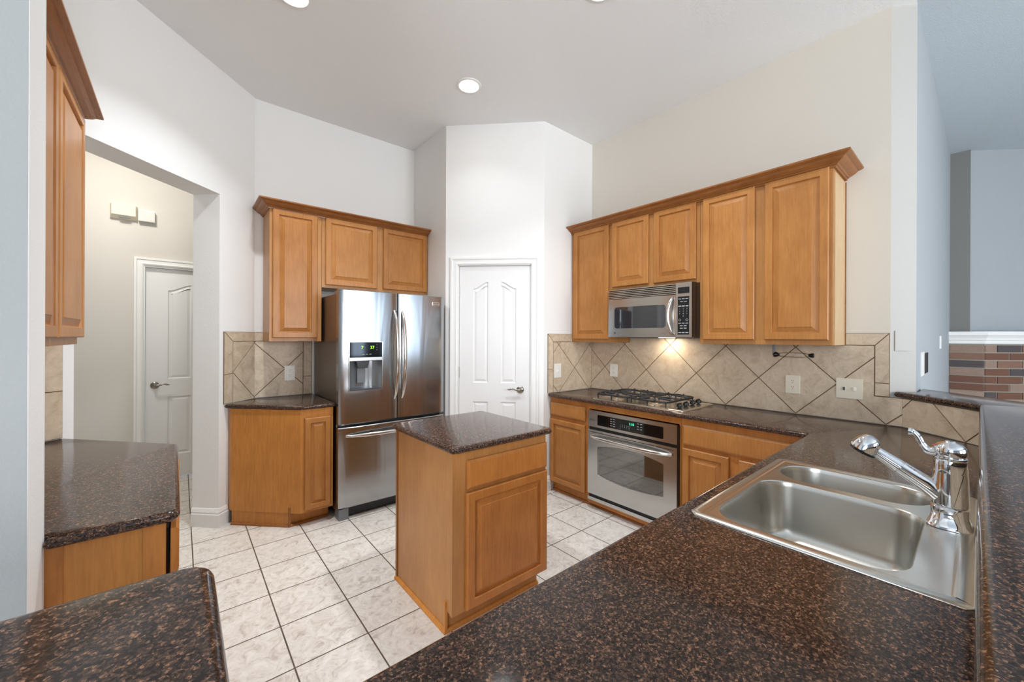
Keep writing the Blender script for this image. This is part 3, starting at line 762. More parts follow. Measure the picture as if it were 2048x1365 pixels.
# right wall
xe, xi = ry(0.350), ry(0.416)
vx = ry(0.365)
def b_(bm):
    xa, xb, zm = ry(2.137), ry(1.348), 1.4335 - ZC
    diamonds(bm, 0, xa, 0.0008, zi, vx, 0.002, TH, 'r'); diamonds(bm, xa, xb, 0.0008, zm, vx, 0.002, TH, 'lr'); diamonds(bm, xb, xi, 0.0008, zi, vx, 0.002, TH, 'l'); diamonds(bm, xi - GAP, xe3, 0.0008, 1.082 - ZC, vx, 0.002, TH, 'l')
    for a, b in ((ry(0.555), xi), ): tileprism(bm, [(a, zi), (b, zi), (xe, zt), (a, zt)], TH)
    tileprism(bm, [(xi, zi), (xi, 1.163 - ZC), (xe, 1.163 - ZC), (xe, zt)][::-1], TH)
    tileprism(bm, [(xi, 1.083 - ZC), (xe, 1.083 - ZC), (xe, 1.163 - ZC), (xi, 1.163 - ZC)], TH)
splash('long beige diamond-tiled backsplash behind the cooktop on the right wall', FR_RANGE, 0, b_, [(0, 0.001), (xe3, 0.001), (xe3, 1.083 - ZC), (xe, 1.083 - ZC), (xe, zt), (ry(0.556), zt), (ry(0.556), zi), (ry(1.348), zi), (ry(1.348), 1.4335 - ZC), (ry(2.137), 1.4335 - ZC), (ry(2.137), zi), (0, zi)])
# return wall beside the pantry
FRR = FR_RETURN; rx = lambda x: x - P1[0]
def b_(bm):
    diamonds(bm, rx(2.688), rx(XR) - 0.009, 0.0008, zi, rx(2.763), -0.008, TH)
    tileprism(bm, [(rx(2.688), zi), (rx(2.94), zi), (rx(2.94), zt), (rx(2.620), zt)], TH)
    tileprism(bm, [(rx(2.688), 1.137 - ZC), (rx(2.688), zi), (rx(2.620), zt), (rx(2.620), 1.137 - ZC)], TH)
    tileprism(bm, [(rx(2.688), 0.001), (rx(2.688), 1.137 - ZC), (rx(2.620), 1.137 - ZC), (rx(2.620), 0.001)], TH)
splash('short beige tiled backsplash on the wall return beside the pantry door', FRR, 0, b_, [(rx(2.620), 0.001), (rx(XR) - 0.009, 0.001), (rx(XR) - 0.009, zi), (rx(2.942), zi), (rx(2.942), zt), (rx(2.620), zt)])
# back wall beside the refrigerator
def b_(bm):
    diamonds(bm, 0.474, 0.847, 0.0008, zi, 0.474, 0.008, TH, 'l')
    for (z0, z1) in ((0.001, 1.074 - ZC), (1.074 - ZC, zi)): tileprism(bm, [(0.847, z0), (0.917, z0), (0.917, z1), (0.847, z1)], TH)
    tileprism(bm, [(0.474, zi), (0.545, zi), (0.545, zt), (0.474, zt)], TH)
splash('grey-beige tiled backsplash under the narrow cabinet beside the refrigerator', FR_BACK, 0, b_, [(0.474, 0.001), (0.917, 0.001), (0.917, zi), (0.546, zi), (0.546, zt), (0.474, zt)])
bm = B(); box(bm, 0.919, -0.012, 0, 0.934, -0.0005, zi); single('filler_strip', 'pale vertical filler strip between the tile and the refrigerator', 'trim strip', bm, 'caulk', None, FR_BACK, 0, 0, ZC + 0.001)
# angled wall pieces
u0, u1, u2 = ax(0.250), ax(0.309), ax(0.472)
def b_(bm):
    diamonds(bm, u1, u2, 0.0008, zi, u1, 0.008 + HD, TH, 'r')
    tileprism(bm, [(u1, zi), (u2, zi), (u2, zt), (u0, zt)], TH)
    tileprism(bm, [(u1, 1.143 - ZC), (u1, zi), (u0, zt), (u0, 1.138 - ZC)], TH)
    tileprism(bm, [(u1, 0.001), (u1, 1.143 - ZC), (u0, 1.138 - ZC), (u0, 0.001)], TH)
splash('narrow tiled backsplash on the angled wall right of the hall opening', FR_ANGLE, 0, b_, [(u0, 0.001), (u2, 0.001), (u2, zt), (u0, zt)])
v0, v1 = 0.003, ax(-0.458)
def b_(bm):
    for (z0, z1) in ((0.001, 1.152 - ZC), (1.152 - ZC, 1.390 - ZC)): tileprism(bm, [(v1 - 0.29, z0), (v1, z0), (v1, z1), (v1 - 0.29, z1)], TH)
splash('square-tiled backsplash above the desk counter left of the hall opening', FR_ANGLE, 0, b_, [(v1 - 0.29, 0.001), (v1, 0.001), (v1, 1.390 - ZC), (v1 - 0.29, 1.390 - ZC)])
# riser of the raised bar: angled piece and straight piece
FR_RISER = Frame((3.262, 0.290), (2.955, -0.021))
zr = BZ - 0.034 - ZC
def b_(bm):
    L = FR_RISER.len
    diamonds(bm, 0.0, L, 0.0008, zr, 0.352, 0.002, TH)
splash('angled tiled riser under the raised granite bar, behind the faucet', FR_RISER, 0, b_, [(0, 0.001), (FR_RISER.len, 0.001), (FR_RISER.len, zr), (0, zr)])
FR_RISER2 = Frame((2.945, -0.021), (0.07, -0.021))
def b_(bm): diamonds(bm, 0, FR_RISER2.len, 0.0008, zr, 0.10, 0.002, TH * 0.9)
splash('straight tiled riser under the bar ledge along the back of the sink', FR_RISER2, 0, b_, [(0, 0.001), (FR_RISER2.len, 0.001), (FR_RISER2.len, zr), (0, zr)])

# ------------------------------------------------------------------ refrigerator
FX0, FX1, FY = 0.936, 1.862, 3.172
t = thing('refrigerator', 'stainless steel french door refrigerator with ice dispenser and bottom freezer', 'refrigerator', WORLD, FX0, FY, 0)
w = FX1 - FX0
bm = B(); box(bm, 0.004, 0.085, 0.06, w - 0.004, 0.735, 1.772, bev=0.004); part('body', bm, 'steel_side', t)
for a in (0.02, w - 0.10):
    bm = B(); box(bm, a, 0.09, 1.7725, a + 0.08, 0.20, 1.800, bev=0.003); part('hinge_cover', bm, 'grey', t)
def bowed(x0, x1, z0, z1, hole=None, bulge=0.010, th=0.078):
    """door skin bowed slightly across its width, with an optional rectangular opening"""
    bm = B(); n = 16
    xs = [x0 + (x1 - x0) * k / n for k in range(n + 1)]
    if hole: xs = sorted(set([x for x in xs if min(abs(x - hole[0]), abs(x - hole[1])) > 0.006] + [hole[0], hole[1]]))
    zs = [z0, z0 + 0.006, z1 - 0.006, z1] + ([hole[2], hole[3]] if hole else []); zs.sort()
    def Yv(x, z):
        s = (x - x0) / (x1 - x0) * 2 - 1
        y = bulge * s * s
        y += 0.010 * max(0.0, (abs(s) - 0.955) / 0.045) ** 2
        if z in (z0, z1): y += 0.006
        return y
    vv = [[bm.verts.new((x, Yv(x, z), z)) for x in xs] for z in zs]
    for j in range(len(zs) - 1):
        for i in range(len(xs) - 1):
            if hole and hole[0] - 1e-6 <= xs[i] < hole[1] - 1e-6 and hole[2] - 1e-6 <= zs[j] < hole[3] - 1e-6: continue
            bm.faces.new((vv[j][i], vv[j][i + 1], vv[j + 1][i + 1], vv[j + 1][i]))
    bmesh.ops.remove_doubles(bm, verts=bm.verts, dist=1e-6)
    # sides and back
    bk = [[bm.verts.new((x, th, z)) for x in (x0, x1)] for z in (z0, z1)]
    bot = [v for v in vv[0]]; top = [v for v in vv[-1]]
    bm.faces.new(bot + [bk[0][1], bk[0][0]]); bm.faces.new(top + [bk[1][1], bk[1][0]])
    bm.faces.new([vv[j][0] for j in range(len(zs))] + [bk[1][0], bk[0][0]]); bm.faces.new([vv[j][-1] for j in range(len(zs))] + [bk[1][1], bk[0][1]])
    bm.faces.new((bk[0][0], bk[0][1], bk[1][1], bk[1][0]))
    return bm
gap = 1.413 - FX0
HX0, HX1, HZ0, HZ1 = 1.011 - FX0, 1.273 - FX0, 1.004, 1.389
ld = part('left_door', bowed(0, gap - 0.004, 0.742, 1.803, (HX0, HX1, HZ0, HZ1)), 'steel', t, 25)
part('right_door', bowed(gap + 0.004, w, 0.742, 1.803), 'steel', t, 25)
part('freezer_drawer', bowed(0, w, 0.092, 0.722, None, 0.008), 'steel', t, 25)
pbox('gasket', 'black', t, 0.01, 0.0785, 0.10, w - 0.01, 0.0845, 1.79)
# dispenser
bm = B(); x0, x1 = HX0 + 0.001, HX1 - 0.001
prof = []
for z0, z1, yy in ((HZ0, 1.268, 0.07),):
    pts = [(x0, 0.002), (x0 + 0.02, 0.045), (x0 + 0.06, 0.066), (x1 - 0.06, 0.066), (x1 - 0.02, 0.045), (x1, 0.002)]
    a = [bm.verts.new((p[0], p[1], z0 + 0.016)) for p in pts]; b = [bm.verts.new((p[0], p[1], z1)) for p in pts]
    for i in range(len(pts) - 1): bm.faces.new((a[i], a[i + 1], b[i + 1], b[i]))
    bm.faces.new(b)
disp = part('dispenser', bm, 'cavity', t, 40)
bm = B(); box(bm, x0, -0.004, HZ0, x1, 0.068, HZ0 + 0.016, bev=0.002); part('drip_tray', bm, 'darkgrey', disp)
bm = B(); box(bm, x0, -0.006, 1.240, x1, 0.05, 1.268, bev=0.002); part('trim_bar', bm, 'steel_bright', disp)
bm = B(); prism(bm, [(x0 + 0.055, 1.24), (x1 - 0.10, 1.24), (x1 - 0.115, 1.180), (x0 + 0.07, 1.180)], 0.005, 0.05, axis='y'); part('spout', bm, 'black', disp)
bm = B(); box(bm, x0 + 0.075, 0.045, 1.06, x1 - 0.12, 0.056, 1.18, bev=0.003); part('paddle', bm, 'grey', disp)
bm = B(); prism(bm, [(x0, 1.269), (x1, 1.269), (x1, HZ1 - 0.004), (x1 - 0.006, HZ1), (x0 + 0.006, HZ1), (x0, HZ1 - 0.004)], -0.002, 0.05, axis='y')
dp = part('control_display', bm, 'blackgloss', t)
text('readout', '7', 0.034, dp, x0 + 0.098, -0.003, 1.345, 'led_green', 'CENTER'); text('readout', '37', 0.034, dp, x0 + 0.178, -0.003, 1.345, 'led_green', 'CENTER')
for k in range(3): 
    bm = B(); box(bm, x0 + 0.098 + k * 0.028, -0.0028, 1.2905, x0 + 0.116 + k * 0.028, -0.002, 1.2945); part('button_label', bm, 'ink', dp)
for z in (1.365, 1.345, 1.325):
    bm = B(); box(bm, x1 - 0.046, -0.0028, z, x1 - 0.042, -0.002, z + 0.004); part('button_label', bm, 'ink', dp)
bm = B()
for (a, b, c, d_) in ((HX0 - 0.004, HX0 + 0.001, HZ0 - 0.004, HZ1 + 0.004), (HX1 - 0.001, HX1 + 0.004, HZ0 - 0.004, HZ1 + 0.004)): box(bm, a, -0.003, c, b, 0.03, d_)
box(bm, HX0, -0.003, HZ0 - 0.005, HX1, 0.03, HZ0); box(bm, HX0, -0.003, HZ1, HX1, 0.03, HZ1 + 0.004); part('dispenser_frame', bm, 'steel_bright', t)
def arc_handle(p0, p1, out, r=0.016, flat=0.6, name='handle', parent=None):
    p0, p1 = Vector(p0), Vector(p1); n = 18; pts = []; rad = []
    for k in range(n + 1):
        s = k / n; q = p0.lerp(p1, s); q.y -= out * (4 * s * (1 - s)) ** 0.62; pts.append(q); rad.append(r * (0.55 + 0.45 * min(1, 6 * s, 6 * (1 - s))))
    bm = B(); tube(bm, pts, rad, 12, flat, (0, 1, 0)); return part(name, bm, 'steel_bright', parent, 50)
arc_handle((1.384 - FX0, 0.004, 0.912), (1.380 - FX0, 0.004, 1.655), 0.068, parent=t)
arc_handle((1.450 - FX0, 0.004, 0.912), (1.446 - FX0, 0.004, 1.655), 0.068, parent=t)
arc_handle((0.052, 0.004, 0.655), (w - 0.05, 0.004, 0.655), 0.062, parent=t, r=0.015)
bm = B(); box(bm, 1.733 - FX0, 0.000, 1.716, 1.806 - FX0, 0.010, 1.746, bev=0.001); bd = part('badge', bm, 'steel_bright', t)
text('badge_lettering', 'FRIGIDAIRE', 0.013, bd, 1.770 - FX0, -0.0006, 1.735, 'inkdark', 'CENTER', sx=0.82); text('badge_lettering', 'GALLERY', 0.009, bd, 1.770 - FX0, -0.0006, 1.7215, 'inkdark', 'CENTER')
pbox('grille', 'black', t, 0.085, 0.06, 0.012, w - 0.085, 0.10, 0.088)
for a in (0.006, w - 0.080):
    bm = B(); box(bm, a, 0.018, 0.0, a + 0.074, 0.12, 0.088, bev=0.003); part('foot', bm, 'grey', t)

# ------------------------------------------------------------------ wall oven
ox, ow = ry(2.126), 0.781
t = thing('built_in_oven', 'built-in stainless steel oven with arched window under the gas cooktop', 'oven', FR_RANGE, ox, -BD, 0.0)
YO = -0.032
bm = B(); box(bm, 0.004, 0.0, 0.092, ow - 0.004, 0.52, 0.822); part('body', bm, 'black', t)
pbox('side_trim', 'black', t, ow - 0.006, YO + 0.004, 0.085, ow + 0.003, -0.0005, 0.822)
bm = B(); prism(bm, fillet([(0, 0.692), (ow - 0.004, 0.692), (ow - 0.004, 0.826), (0, 0.826)], [0, 0, 0.014, 0.014]), YO, -0.0005, axis='y'); part('control_panel', bm, 'steel_oven', t)
bm = B(); prism(bm, fillet([(0.099, 0.712), (0.676, 0.712), (0.676, 0.798), (0.099, 0.798)], 0.006), YO - 0.0015, YO + 0.001, axis='y'); dp = part('display', bm, 'blackgloss', t)
yt = YO - 0.0018
text('readout', '1:18', 0.026, dp, 0.418, yt, 0.772, 'led_teal', 'CENTER')
def mark(x, z, w_, h_): box(bm, x, yt - 0.0003, z, x + w_, yt + 0.0004, z + h_)
for r_ in range(3):
    for c_ in range(5):
        text('keypad_digit', '1234567890+-.:*'[r_ * 5 + c_], 0.011, dp, 0.318 + c_ * 0.020, yt, 0.752 - r_ * 0.013, 'ink', 'CENTER')
for cx in (0.225, 0.252): 
    for z in (0.782, 0.764, 0.746, 0.728):
        bm = B(); mark(cx, z, 0.017, 0.0035); part('key_label', bm, 'ink', dp)
for cx in (0.468, 0.494):
    for z in (0.784, 0.763, 0.745):
        bm = B(); mark(cx, z, 0.015, 0.004); part('key_label', bm, 'ink', dp)
bm = B(); box(bm, 0.022, YO - 0.001, 0.742, 0.032, YO, 0.756); part('logo', bm, 'inkdark', t)
text('brand_lettering', 'Profile', 0.013, t, 0.037, YO - 0.0006, 0.748, 'inkdark')
# door with arched window
WX0, WX1, WZ0, WZ1 = 0.099, 0.678, 0.302, 0.533
def barrel(x0, x1, z0, z1, rt_, rb_, n=14):
    a = [(x0 + (x1 - x0) * k / n, z0 - rb_ * (1 - (2 * k / n - 1) ** 2)) for k in range(n + 1)]
    b = [(x1 - (x1 - x0) * k / n, z1 + rt_ * (1 - (2 * k / n - 1) ** 2)) for k in range(n + 1)]
    return a + b
win = barrel(WX0, WX1, WZ0, WZ1, 0.036, 0.026)
bm = B(); outer = [(0.0, 0.132), (ow - 0.004, 0.132), (ow - 0.004, 0.668), (0.0, 0.668)]
fr_ = cap_holes(bm, outer, [win], YO, axis='y')
bk = [bm.verts.new((p[0], -0.0008, p[1])) for p in outer]; bridge(bm, fr_[0], bk)
iw = [bm.verts.new((p[0], YO + 0.006, p[1])) for p in offset(win, 0.003)]; bridge(bm, fr_[1], iw)
dr = part('oven_door', bm, 'steel_oven', t)
bm = B(); g_ = offset(win, 0.0025); prism(bm, g_, YO + 0.004, YO + 0.012, axis='y'); part('window', bm, 'ovenglass', dr)
bm = B()
for k in range(5):
    a = 0.03 + k * 0.147; box(bm, a, YO - 0.0008, 0.646, a + 0.137, YO + 0.002, 0.651)
part('vent_slot', bm, 'slot', dr)
bm = B(); n = 18; pts = []; rad = []
for k in range(n + 1):
    s = k / n; pts.append((0.035 + (ow - 0.075) * s, YO - 0.052 * (4 * s * (1 - s)) ** 0.5 - 0.004, 0.615)); rad.append(0.016 * (0.7 + 0.3 * min(1, 5 * s, 5 * (1 - s))))
tube(bm, pts, rad, 12, 1.0); part('handle', bm, 'steel_bright', dr, 50)
pbox('upper_gap', 'black', t, 0.006, YO + 0.012, 0.668, ow - 0.006, -0.001, 0.692)
pbox('lower_gap', 'black', t, 0.006, YO + 0.012, 0.106, ow - 0.006, -0.001, 0.132)
pbox('bottom_trim', 'steel_oven', t, 0.0, YO, 0.078, ow, -0.001, 0.106, bev=0.001)

# ------------------------------------------------------------------ microwave over the cooktop
mw, mh, MZ = 0.740, 0.408, 1.436
XM = 2.832
t = thing('microwave', 'stainless over-the-range microwave with black keypad hanging above the gas cooktop', 'microwave', FR_RANGE, ry(2.083), XM - XR, MZ)
dm = XR - XM
bm = B(); box(bm, 0.0, 0.042, 0.006, mw, dm - 0.004, mh, bev=0.003); part('body', bm, 'black', t)
bm = B(); prism(bm, [(mw - 0.02, 0.0), (mw - 0.003, 0.003), (mw, 0.018), (mw, 0.045), (mw - 0.02, 0.045)], 0.004, mh - 0.002); part('side_trim', bm, 'blackgloss', t, 40)
cx = 0.614
# bowed steel front door
def my(x): s = x / cx * 2 - 1; return 0.002 + 0.014 * s * s
WIN = (0.066, 0.532, 0.075, 0.254)
def bow_panel(x0, x1, z0, z1, dy, th, rad=0.0, n=20):
    bm = B(); poly = fillet([(x0, z0), (x1, z0), (x1, z1), (x0, z1)], rad, 5) if rad else [(x0, z0), (x1, z0), (x1, z1), (x0, z1)]
    return bm, poly
bm = B(); n = 28; xs = [cx * k / n for k in range(n + 1)]; xs = sorted(set([x for x in xs if min(abs(x - WIN[0]), abs(x - WIN[1])) > 0.007] + [WIN[0], WIN[1]]))
zs = [0.003, WIN[2], WIN[3], 0.322]
vv = [[bm.verts.new((x, my(x), z)) for x in xs] for z in zs]
for j in range(3):
    for i in range(len(xs) - 1):
        if j == 1 and WIN[0] - 1e-6 <= xs[i] < WIN[1] - 1e-6: continue
        bm.faces.new((vv[j][i], vv[j][i + 1], vv[j + 1][i + 1], vv[j + 1][i]))
bk = [bm.verts.new((x, 0.041, z)) for z in (0.003, 0.322) for x in (0, cx)]
bm.faces.new(vv[0] + [bk[1], bk[0]]); bm.faces.new(vv[-1] + [bk[3], bk[2]]); bm.faces.new([vv[j][0] for j in range(4)] + [bk[2], bk[0]]); bm.faces.new([vv[j][-1] for j in range(4)] + [bk[3], bk[1]])
md = part('microwave_door', bm, 'steel_oven', t, 30)
bm = B(); n = 24
corner = fillet([(WIN[0], WIN[2]), (WIN[1], WIN[2]), (WIN[1], WIN[3]), (WIN[0], WIN[3])], 0.03, 6)
xs = [WIN[0] + (WIN[1] - WIN[0]) * k / n for k in range(n + 1)]
lo = [bm.verts.new((x, my(x) + 0.0012, WIN[2])) for x in xs]; hi = [bm.verts.new((x, my(x) + 0.0012, WIN[3])) for x in xs]
for i in range(n): bm.faces.new((lo[i], lo[i + 1], hi[i + 1], hi[i]))
part('window', bm, 'micglass', md, 40)
# rounded steel corners of the window opening
for (sx, sz, ccx, ccz) in ((1, 1, WIN[0], WIN[2]), (-1, 1, WIN[1], WIN[2]), (1, -1, WIN[0], WIN[3]), (-1, -1, WIN[1], WIN[3])):
    bm = B(); rr_ = 0.024; c0 = bm.verts.new((ccx, my(ccx) - 0.0002, ccz)); prev = None
    for k in range(7):
        a = R(90 * k / 6); x = ccx + sx * rr_ * (1 - math.cos(a)); z = ccz + sz * rr_ * (1 - math.sin(a))
        v = bm.verts.new((x, my(x) - 0.0002, z))
        if prev: bm.faces.new((c0, prev, v))
        prev = v
    part('window_corner', bm, 'steel_oven', md)
# louvred vent along the top
bm = B()
for k in range(6):
    z = 0.327 + k * 0.0140; box(bm, 0.0, 0.004, z, cx, 0.0065, z + 0.0068)
part('vent_louver', bm, 'steel_bright', t)
pbox('vent_recess', 'black', t, 0.002, 0.022, 0.323, cx - 0.001, 0.0415, 0.4065)
bm = B(); box(bm, cx + 0.002, 0.0, 0.002, mw - 0.004, 0.041, mh - 0.002, bev=0.002); cp = part('control_panel', bm, 'steel_oven', t)
bm = B(); box(bm, 0.634, -0.0012, 0.326, 0.720, 0.003, 0.372); part('display', bm, 'blackgloss', cp)
bm = B(); box(bm, 0.633, -0.0012, 0.022, 0.719, 0.003, 0.303); kp = part('keypad', bm, 'blackgloss', cp)
def key(x, z, w_, h_=0.004):
    bm = B(); box(bm, x, -0.0016, z, x + w_, -0.0010, z + h_); part('key_label', bm, 'ink', kp)
for k in range(3): key(0.638 + k * 0.027, 0.284, 0.020)
for k in range(2): key(0.650 + k * 0.029, 0.264, 0.022)
for k in range(3): key(0.638 + k * 0.027, 0.229, 0.021, 0.007)
for r_ in range(3):
    for k in range(3): text('key_digit', str(r_ * 3 + k + 1), 0.0125, kp, 0.648 + k * 0.027, -0.0015, 0.212 - r_ * 0.018, 'ink', 'CENTER')
text('key_digit', '0', 0.0125, kp, 0.675, -0.0015, 0.158, 'ink', 'CENTER')
for x in (0.648, 0.702):
    bm = B(); lathe(bm, [(0.0085, 0.0008), (0.0085, 0.0016), (0.0065, 0.0016), (0.0065, 0.0008)], (x, 0, 0.130), 'y', 16); part('key_ring', bm, 'ink', kp)
for k in range(3): key(0.638 + k * 0.027, 0.104, 0.020)
for z in (0.084, 0.066):
    for k in range(2): key(0.650 + k * 0.029, z, 0.021, 0.006)
for k in range(3): key(0.638 + k * 0.027, 0.034, 0.021, 0.006)
n = 18; pts = []; rad = []
for k in range(n + 1):
    s = k / n; pts.append((0.588 - 0.020 * (4 * s * (1 - s)), -0.044 * (4 * s * (1 - s)) ** 0.6 + 0.012, 0.022 + 0.282 * s)); rad.append(0.012 * (0.8 + 0.2 * min(1, 5 * s, 5 * (1 - s))))
bm = B(); tube(bm, pts, rad, 12, 0.8, (0, 1, 0)); part('handle', bm, 'steel_bright', md, 50)
bm = B(); box(bm, 0.064, my(0.07) - 0.001, 0.029, 0.076, my(0.07) + 0.001, 0.044); part('logo', bm, 'inkdark', md)
text('brand_lettering', 'Spacemaker', 0.011, md, 0.462, my(0.51) - 0.0012, 0.032, 'grey')
bm = B(); box(bm, 0.05, 0.06, 0.0, mw - 0.05, 0.36, 0.0055); part('underside', bm, 'grey', t)
bm = B(); box(bm, 0.31, 0.30, -0.002, 0.43, 0.35, -0.0002); part('lamp_lens', bm, 'lamp', t)
l = bpy.data.lights.new('cooktop_lamp', 'AREA'); l.shape = 'RECTANGLE'; l.size = 0.10; l.size_y = 0.05; l.energy = 0.8; l.color = (1.0, 0.84, 0.64)
lo_ = bpy.data.objects.new('cooktop_lamp', l); COL.objects.link(lo_); lo_.parent = t; lo_.location = (0.37, 0.325, -0.006)

# ------------------------------------------------------------------ gas cooktop
CX0, CX1, CY0, CY1 = 2.676, 3.170, 1.332, 2.116
t = thing('gas_cooktop', 'stainless gas cooktop with black cast iron grates set in the granite', 'cooktop', WORLD, CX0, CY0, ZC)
cw, cl = CX1 - CX0, CY1 - CY0
bm = B()
ls = [[(x, y, z) for x, y in rrect(cw / 2, cl / 2, cw / 2 - i, cl / 2 - i, 0.012, 4)] for i, z in ((0, 0.0005), (0.002, 0.008), (0.008, 0.010), (0.020, 0.010), (0.028, 0.006), (0.06, 0.006))]
loops(bm, ls); part('tray', bm, 'steel_cook', t, 40)
BUR = [(0.125, 0.285, 0.042), (0.370, 0.285, 0.036), (0.125, 0.620, 0.036), (0.370, 0.620, 0.046)]
for bx, by, br in BUR:
    bm = B(); lathe(bm, [(br * 1.5, 0.0065), (br * 1.45, 0.010), (br, 0.012), (br, 0.022), (br * 0.9, 0.024), (0.0, 0.024)], (bx, by, 0), 'z', 20); bb = part('burner', bm, 'burner', t, 40)
    bm = B(); lathe(bm, [(br * 0.78, 0.0242), (br * 0.80, 0.029), (br * 0.7, 0.032), (0.0, 0.033)], (bx, by, 0), 'z', 20); part('burner_cap', bm, 'iron', bb, 40)
GZ = 0.050
for gy0, gy1 in ((0.135, 0.445), (0.458, 0.768)):
    bm = B(); gx0, gx1 = 0.030, cw - 0.030; gm = (gx0 + gx1) / 2; gyc = (gy0 + gy1) / 2
    def bar(a, b, r=0.0080): tube(bm, [a, b], r, 6)
    fr_pts = [(x, y, GZ - 0.004) for x, y in rrect((gx0 + gx1) / 2, (gy0 + gy1) / 2, (gx1 - gx0) / 2, (gy1 - gy0) / 2, 0.04, 5)]
    tube(bm, fr_pts + [fr_pts[0]], 0.0085, 6)
    bar((gm, gy0, GZ - 0.002), (gm, gy1, GZ - 0.002))
    for bx in (0.125, 0.370):
        for k in range(6):
            a = R(30 + 60 * k); ex, ey = math.cos(a), math.sin(a)
            # clip the finger to its quarter of the grate
            sx = ((gx1 if bx > gm else gm) - bx) / ex if ex > 0.01 else ((gm if bx > gm else gx0) - bx) / ex if ex < -0.01 else 9
            sy = (gy1 - gyc) / ey if ey > 0.01 else (gy0 - gyc) / ey if ey < -0.01 else 9
            s = min(sx, sy)
            pts = [(bx + ex * 0.035, gyc + ey * 0.035, GZ + 0.006), (bx + ex * 0.06, gyc + ey * 0.06, GZ + 0.007), (bx + ex * s * 0.85, gyc + ey * s * 0.85, GZ + 0.003), (bx + ex * s, gyc + ey * s, GZ - 0.004)]
            tube(bm, pts, [0.0065, 0.0085, 0.0085, 0.0085], 6)
    for (x, y) in ((gx0 + .01, gy0 + .012), (gx1 - .01, gy0 + .012), (gx0 + .01, gy1 - .012), (gx1 - .01, gy1 - .012), (gx0, gyc), (gx1, gyc)): bar((x, y, GZ - 0.004), (x, y, 0.0085), 0.0052)
    for (x, y) in ((gx0, gy0 + 0.09), (gx0, gy1 - 0.09), (gx1, gy0 + 0.09), (gx1, gy1 - 0.09), (gm, gy0), (gm, gy1)): lathe(bm, [(0.0, -0.004), (0.008, -0.003), (0.009, 0.004), (0.006, 0.011), (0.0, 0.013)], (x, y, GZ), 'z', 8)
    part('grate', bm, 'iron', t, 50)
for kx in (0.090, 0.185, 0.290, 0.385):
    bm = B(); lathe(bm, [(0.016, 0.0065), (0.016, 0.009), (0.009, 0.011), (0.009, 0.016), (0.020, 0.020), (0.021, 0.036), (0.018, 0.042), (0.0, 0.043)], (kx, 0.068, 0), 'z', 20)
    box(bm, kx - 0.019, 0.063, 0.041, kx + 0.019, 0.073, 0.049); part('knob', bm, 'black', t, 40)

# ------------------------------------------------------------------ sink and faucet
t = thing('kitchen_sink', 'double bowl stainless steel drop-in sink in the peninsula worktop', 'sink', WORLD, 1.5, 0.28, ZC)
O = (1.5, 0.28)
sx0, sx1, sy0, sy1 = 1.150 - O[0], 1.968 - O[0], 0.004 - O[1], 0.556 - O[1]
out = [(sx0 + 0.012, sy0), (sx1 - 0.012, sy0), (sx1, sy0 + 0.012), (sx1, sy1 - 0.02), (sx1 - 0.02, sy1), (sx0 + 0.022, sy1), (sx0, sy1 - 0.022), (sx0, sy0 + 0.012)]
b1 = (1.430 - O[0], 0.304 - O[1], 0.242, 0.207, 0.085); b2 = (1.824 - O[0], 0.300 - O[1], 0.112, 0.207, 0.105)
bm = B()
h1 = rrect(*b1, 8); h2 = rrect(*b2, 8)
ro = []
for ins, z in ((0.0, 0.0006), (0.001, 0.004), (0.005, 0.0068), (0.026, 0.0068), (0.031, 0.0040), (0.034, 0.0034)):
    ro.append([bm.verts.new((p[0], p[1], z)) for p in offset(out, ins)])
for a, b in zip(ro, ro[1:]): bridge(bm, a, b)
ct = cap_holes(bm, offset(out, 0.034), [h1, h2], 0.0034)
for hv, hp in zip(ct[1:], (h1, h2)):
    c2_ = [bm.verts.new((p[0], p[1], 0.0005)) for p in offset(hp, 0.0025)]; bridge(bm, hv, c2_)
part('rim', bm, 'steel_sink', t, 40)
for nm, bb, dep in (('large_bowl', b1, 0.195), ('small_bowl', b2, 0.150)):
    bm = B(); cx_, cy_, hw, hh, rr_ = bb; ls = []
    for ins, z in ((0.0025, 0.0005), (0.004, -0.004), (0.006, -0.015), (0.014, -dep + 0.045), (0.019, -dep + 0.022), (0.032, -dep + 0.007), (0.055, -dep), ):
        ls.append([(p[0], p[1], z) for p in rrect(cx_, cy_, hw - ins, hh - ins, max(rr_ - ins * 0.8, 0.03), 8)])
    vs = loops(bm, ls, cap0=False, cap1=False)
    ctr = bm.verts.new((cx_, cy_, -dep - 0.004))
    for i in range(len(vs[-1])): bm.faces.new((vs[-1][i], vs[-1][(i + 1) % len(vs[-1])], ctr))
    bo = part(nm, bm, 'steel_sink', t, 55)
    bm = B(); lathe(bm, [(0.045, 0.001), (0.043, 0.004), (0.030, 0.003), (0.026, -0.002), (0.0, -0.002)], (cx_, cy_ - 0.04, -dep - 0.0005), 'z', 20); part('drain', bm, 'chrome', bo, 40)
FXB, FYB, FZB = 1.635, 0.053, ZC + 0.0044
t = thing('kitchen_faucet', 'chrome single lever pull-out faucet standing on the sink deck beside the raised bar', 'faucet', WORLD, FXB, FYB, FZB)
bm = B(); ls = []
for z, hw, hh, r_ in ((0.0, 0.058, 0.044, 0.028), (0.004, 0.058, 0.044, 0.028), (0.012, 0.052, 0.040, 0.028), (0.028, 0.043, 0.036, 0.028), (0.044, 0.041, 0.0365, 0.030), (0.050, 0.042, 0.0375, 0.031), (0.054, 0.038, 0.034, 0.031)):
    ls.append([(p[0], p[1], z) for p in rrect(0, 0, hw, hh, r_, 6)])
loops(bm, ls); part('base', bm, 'chrome', t, 45)
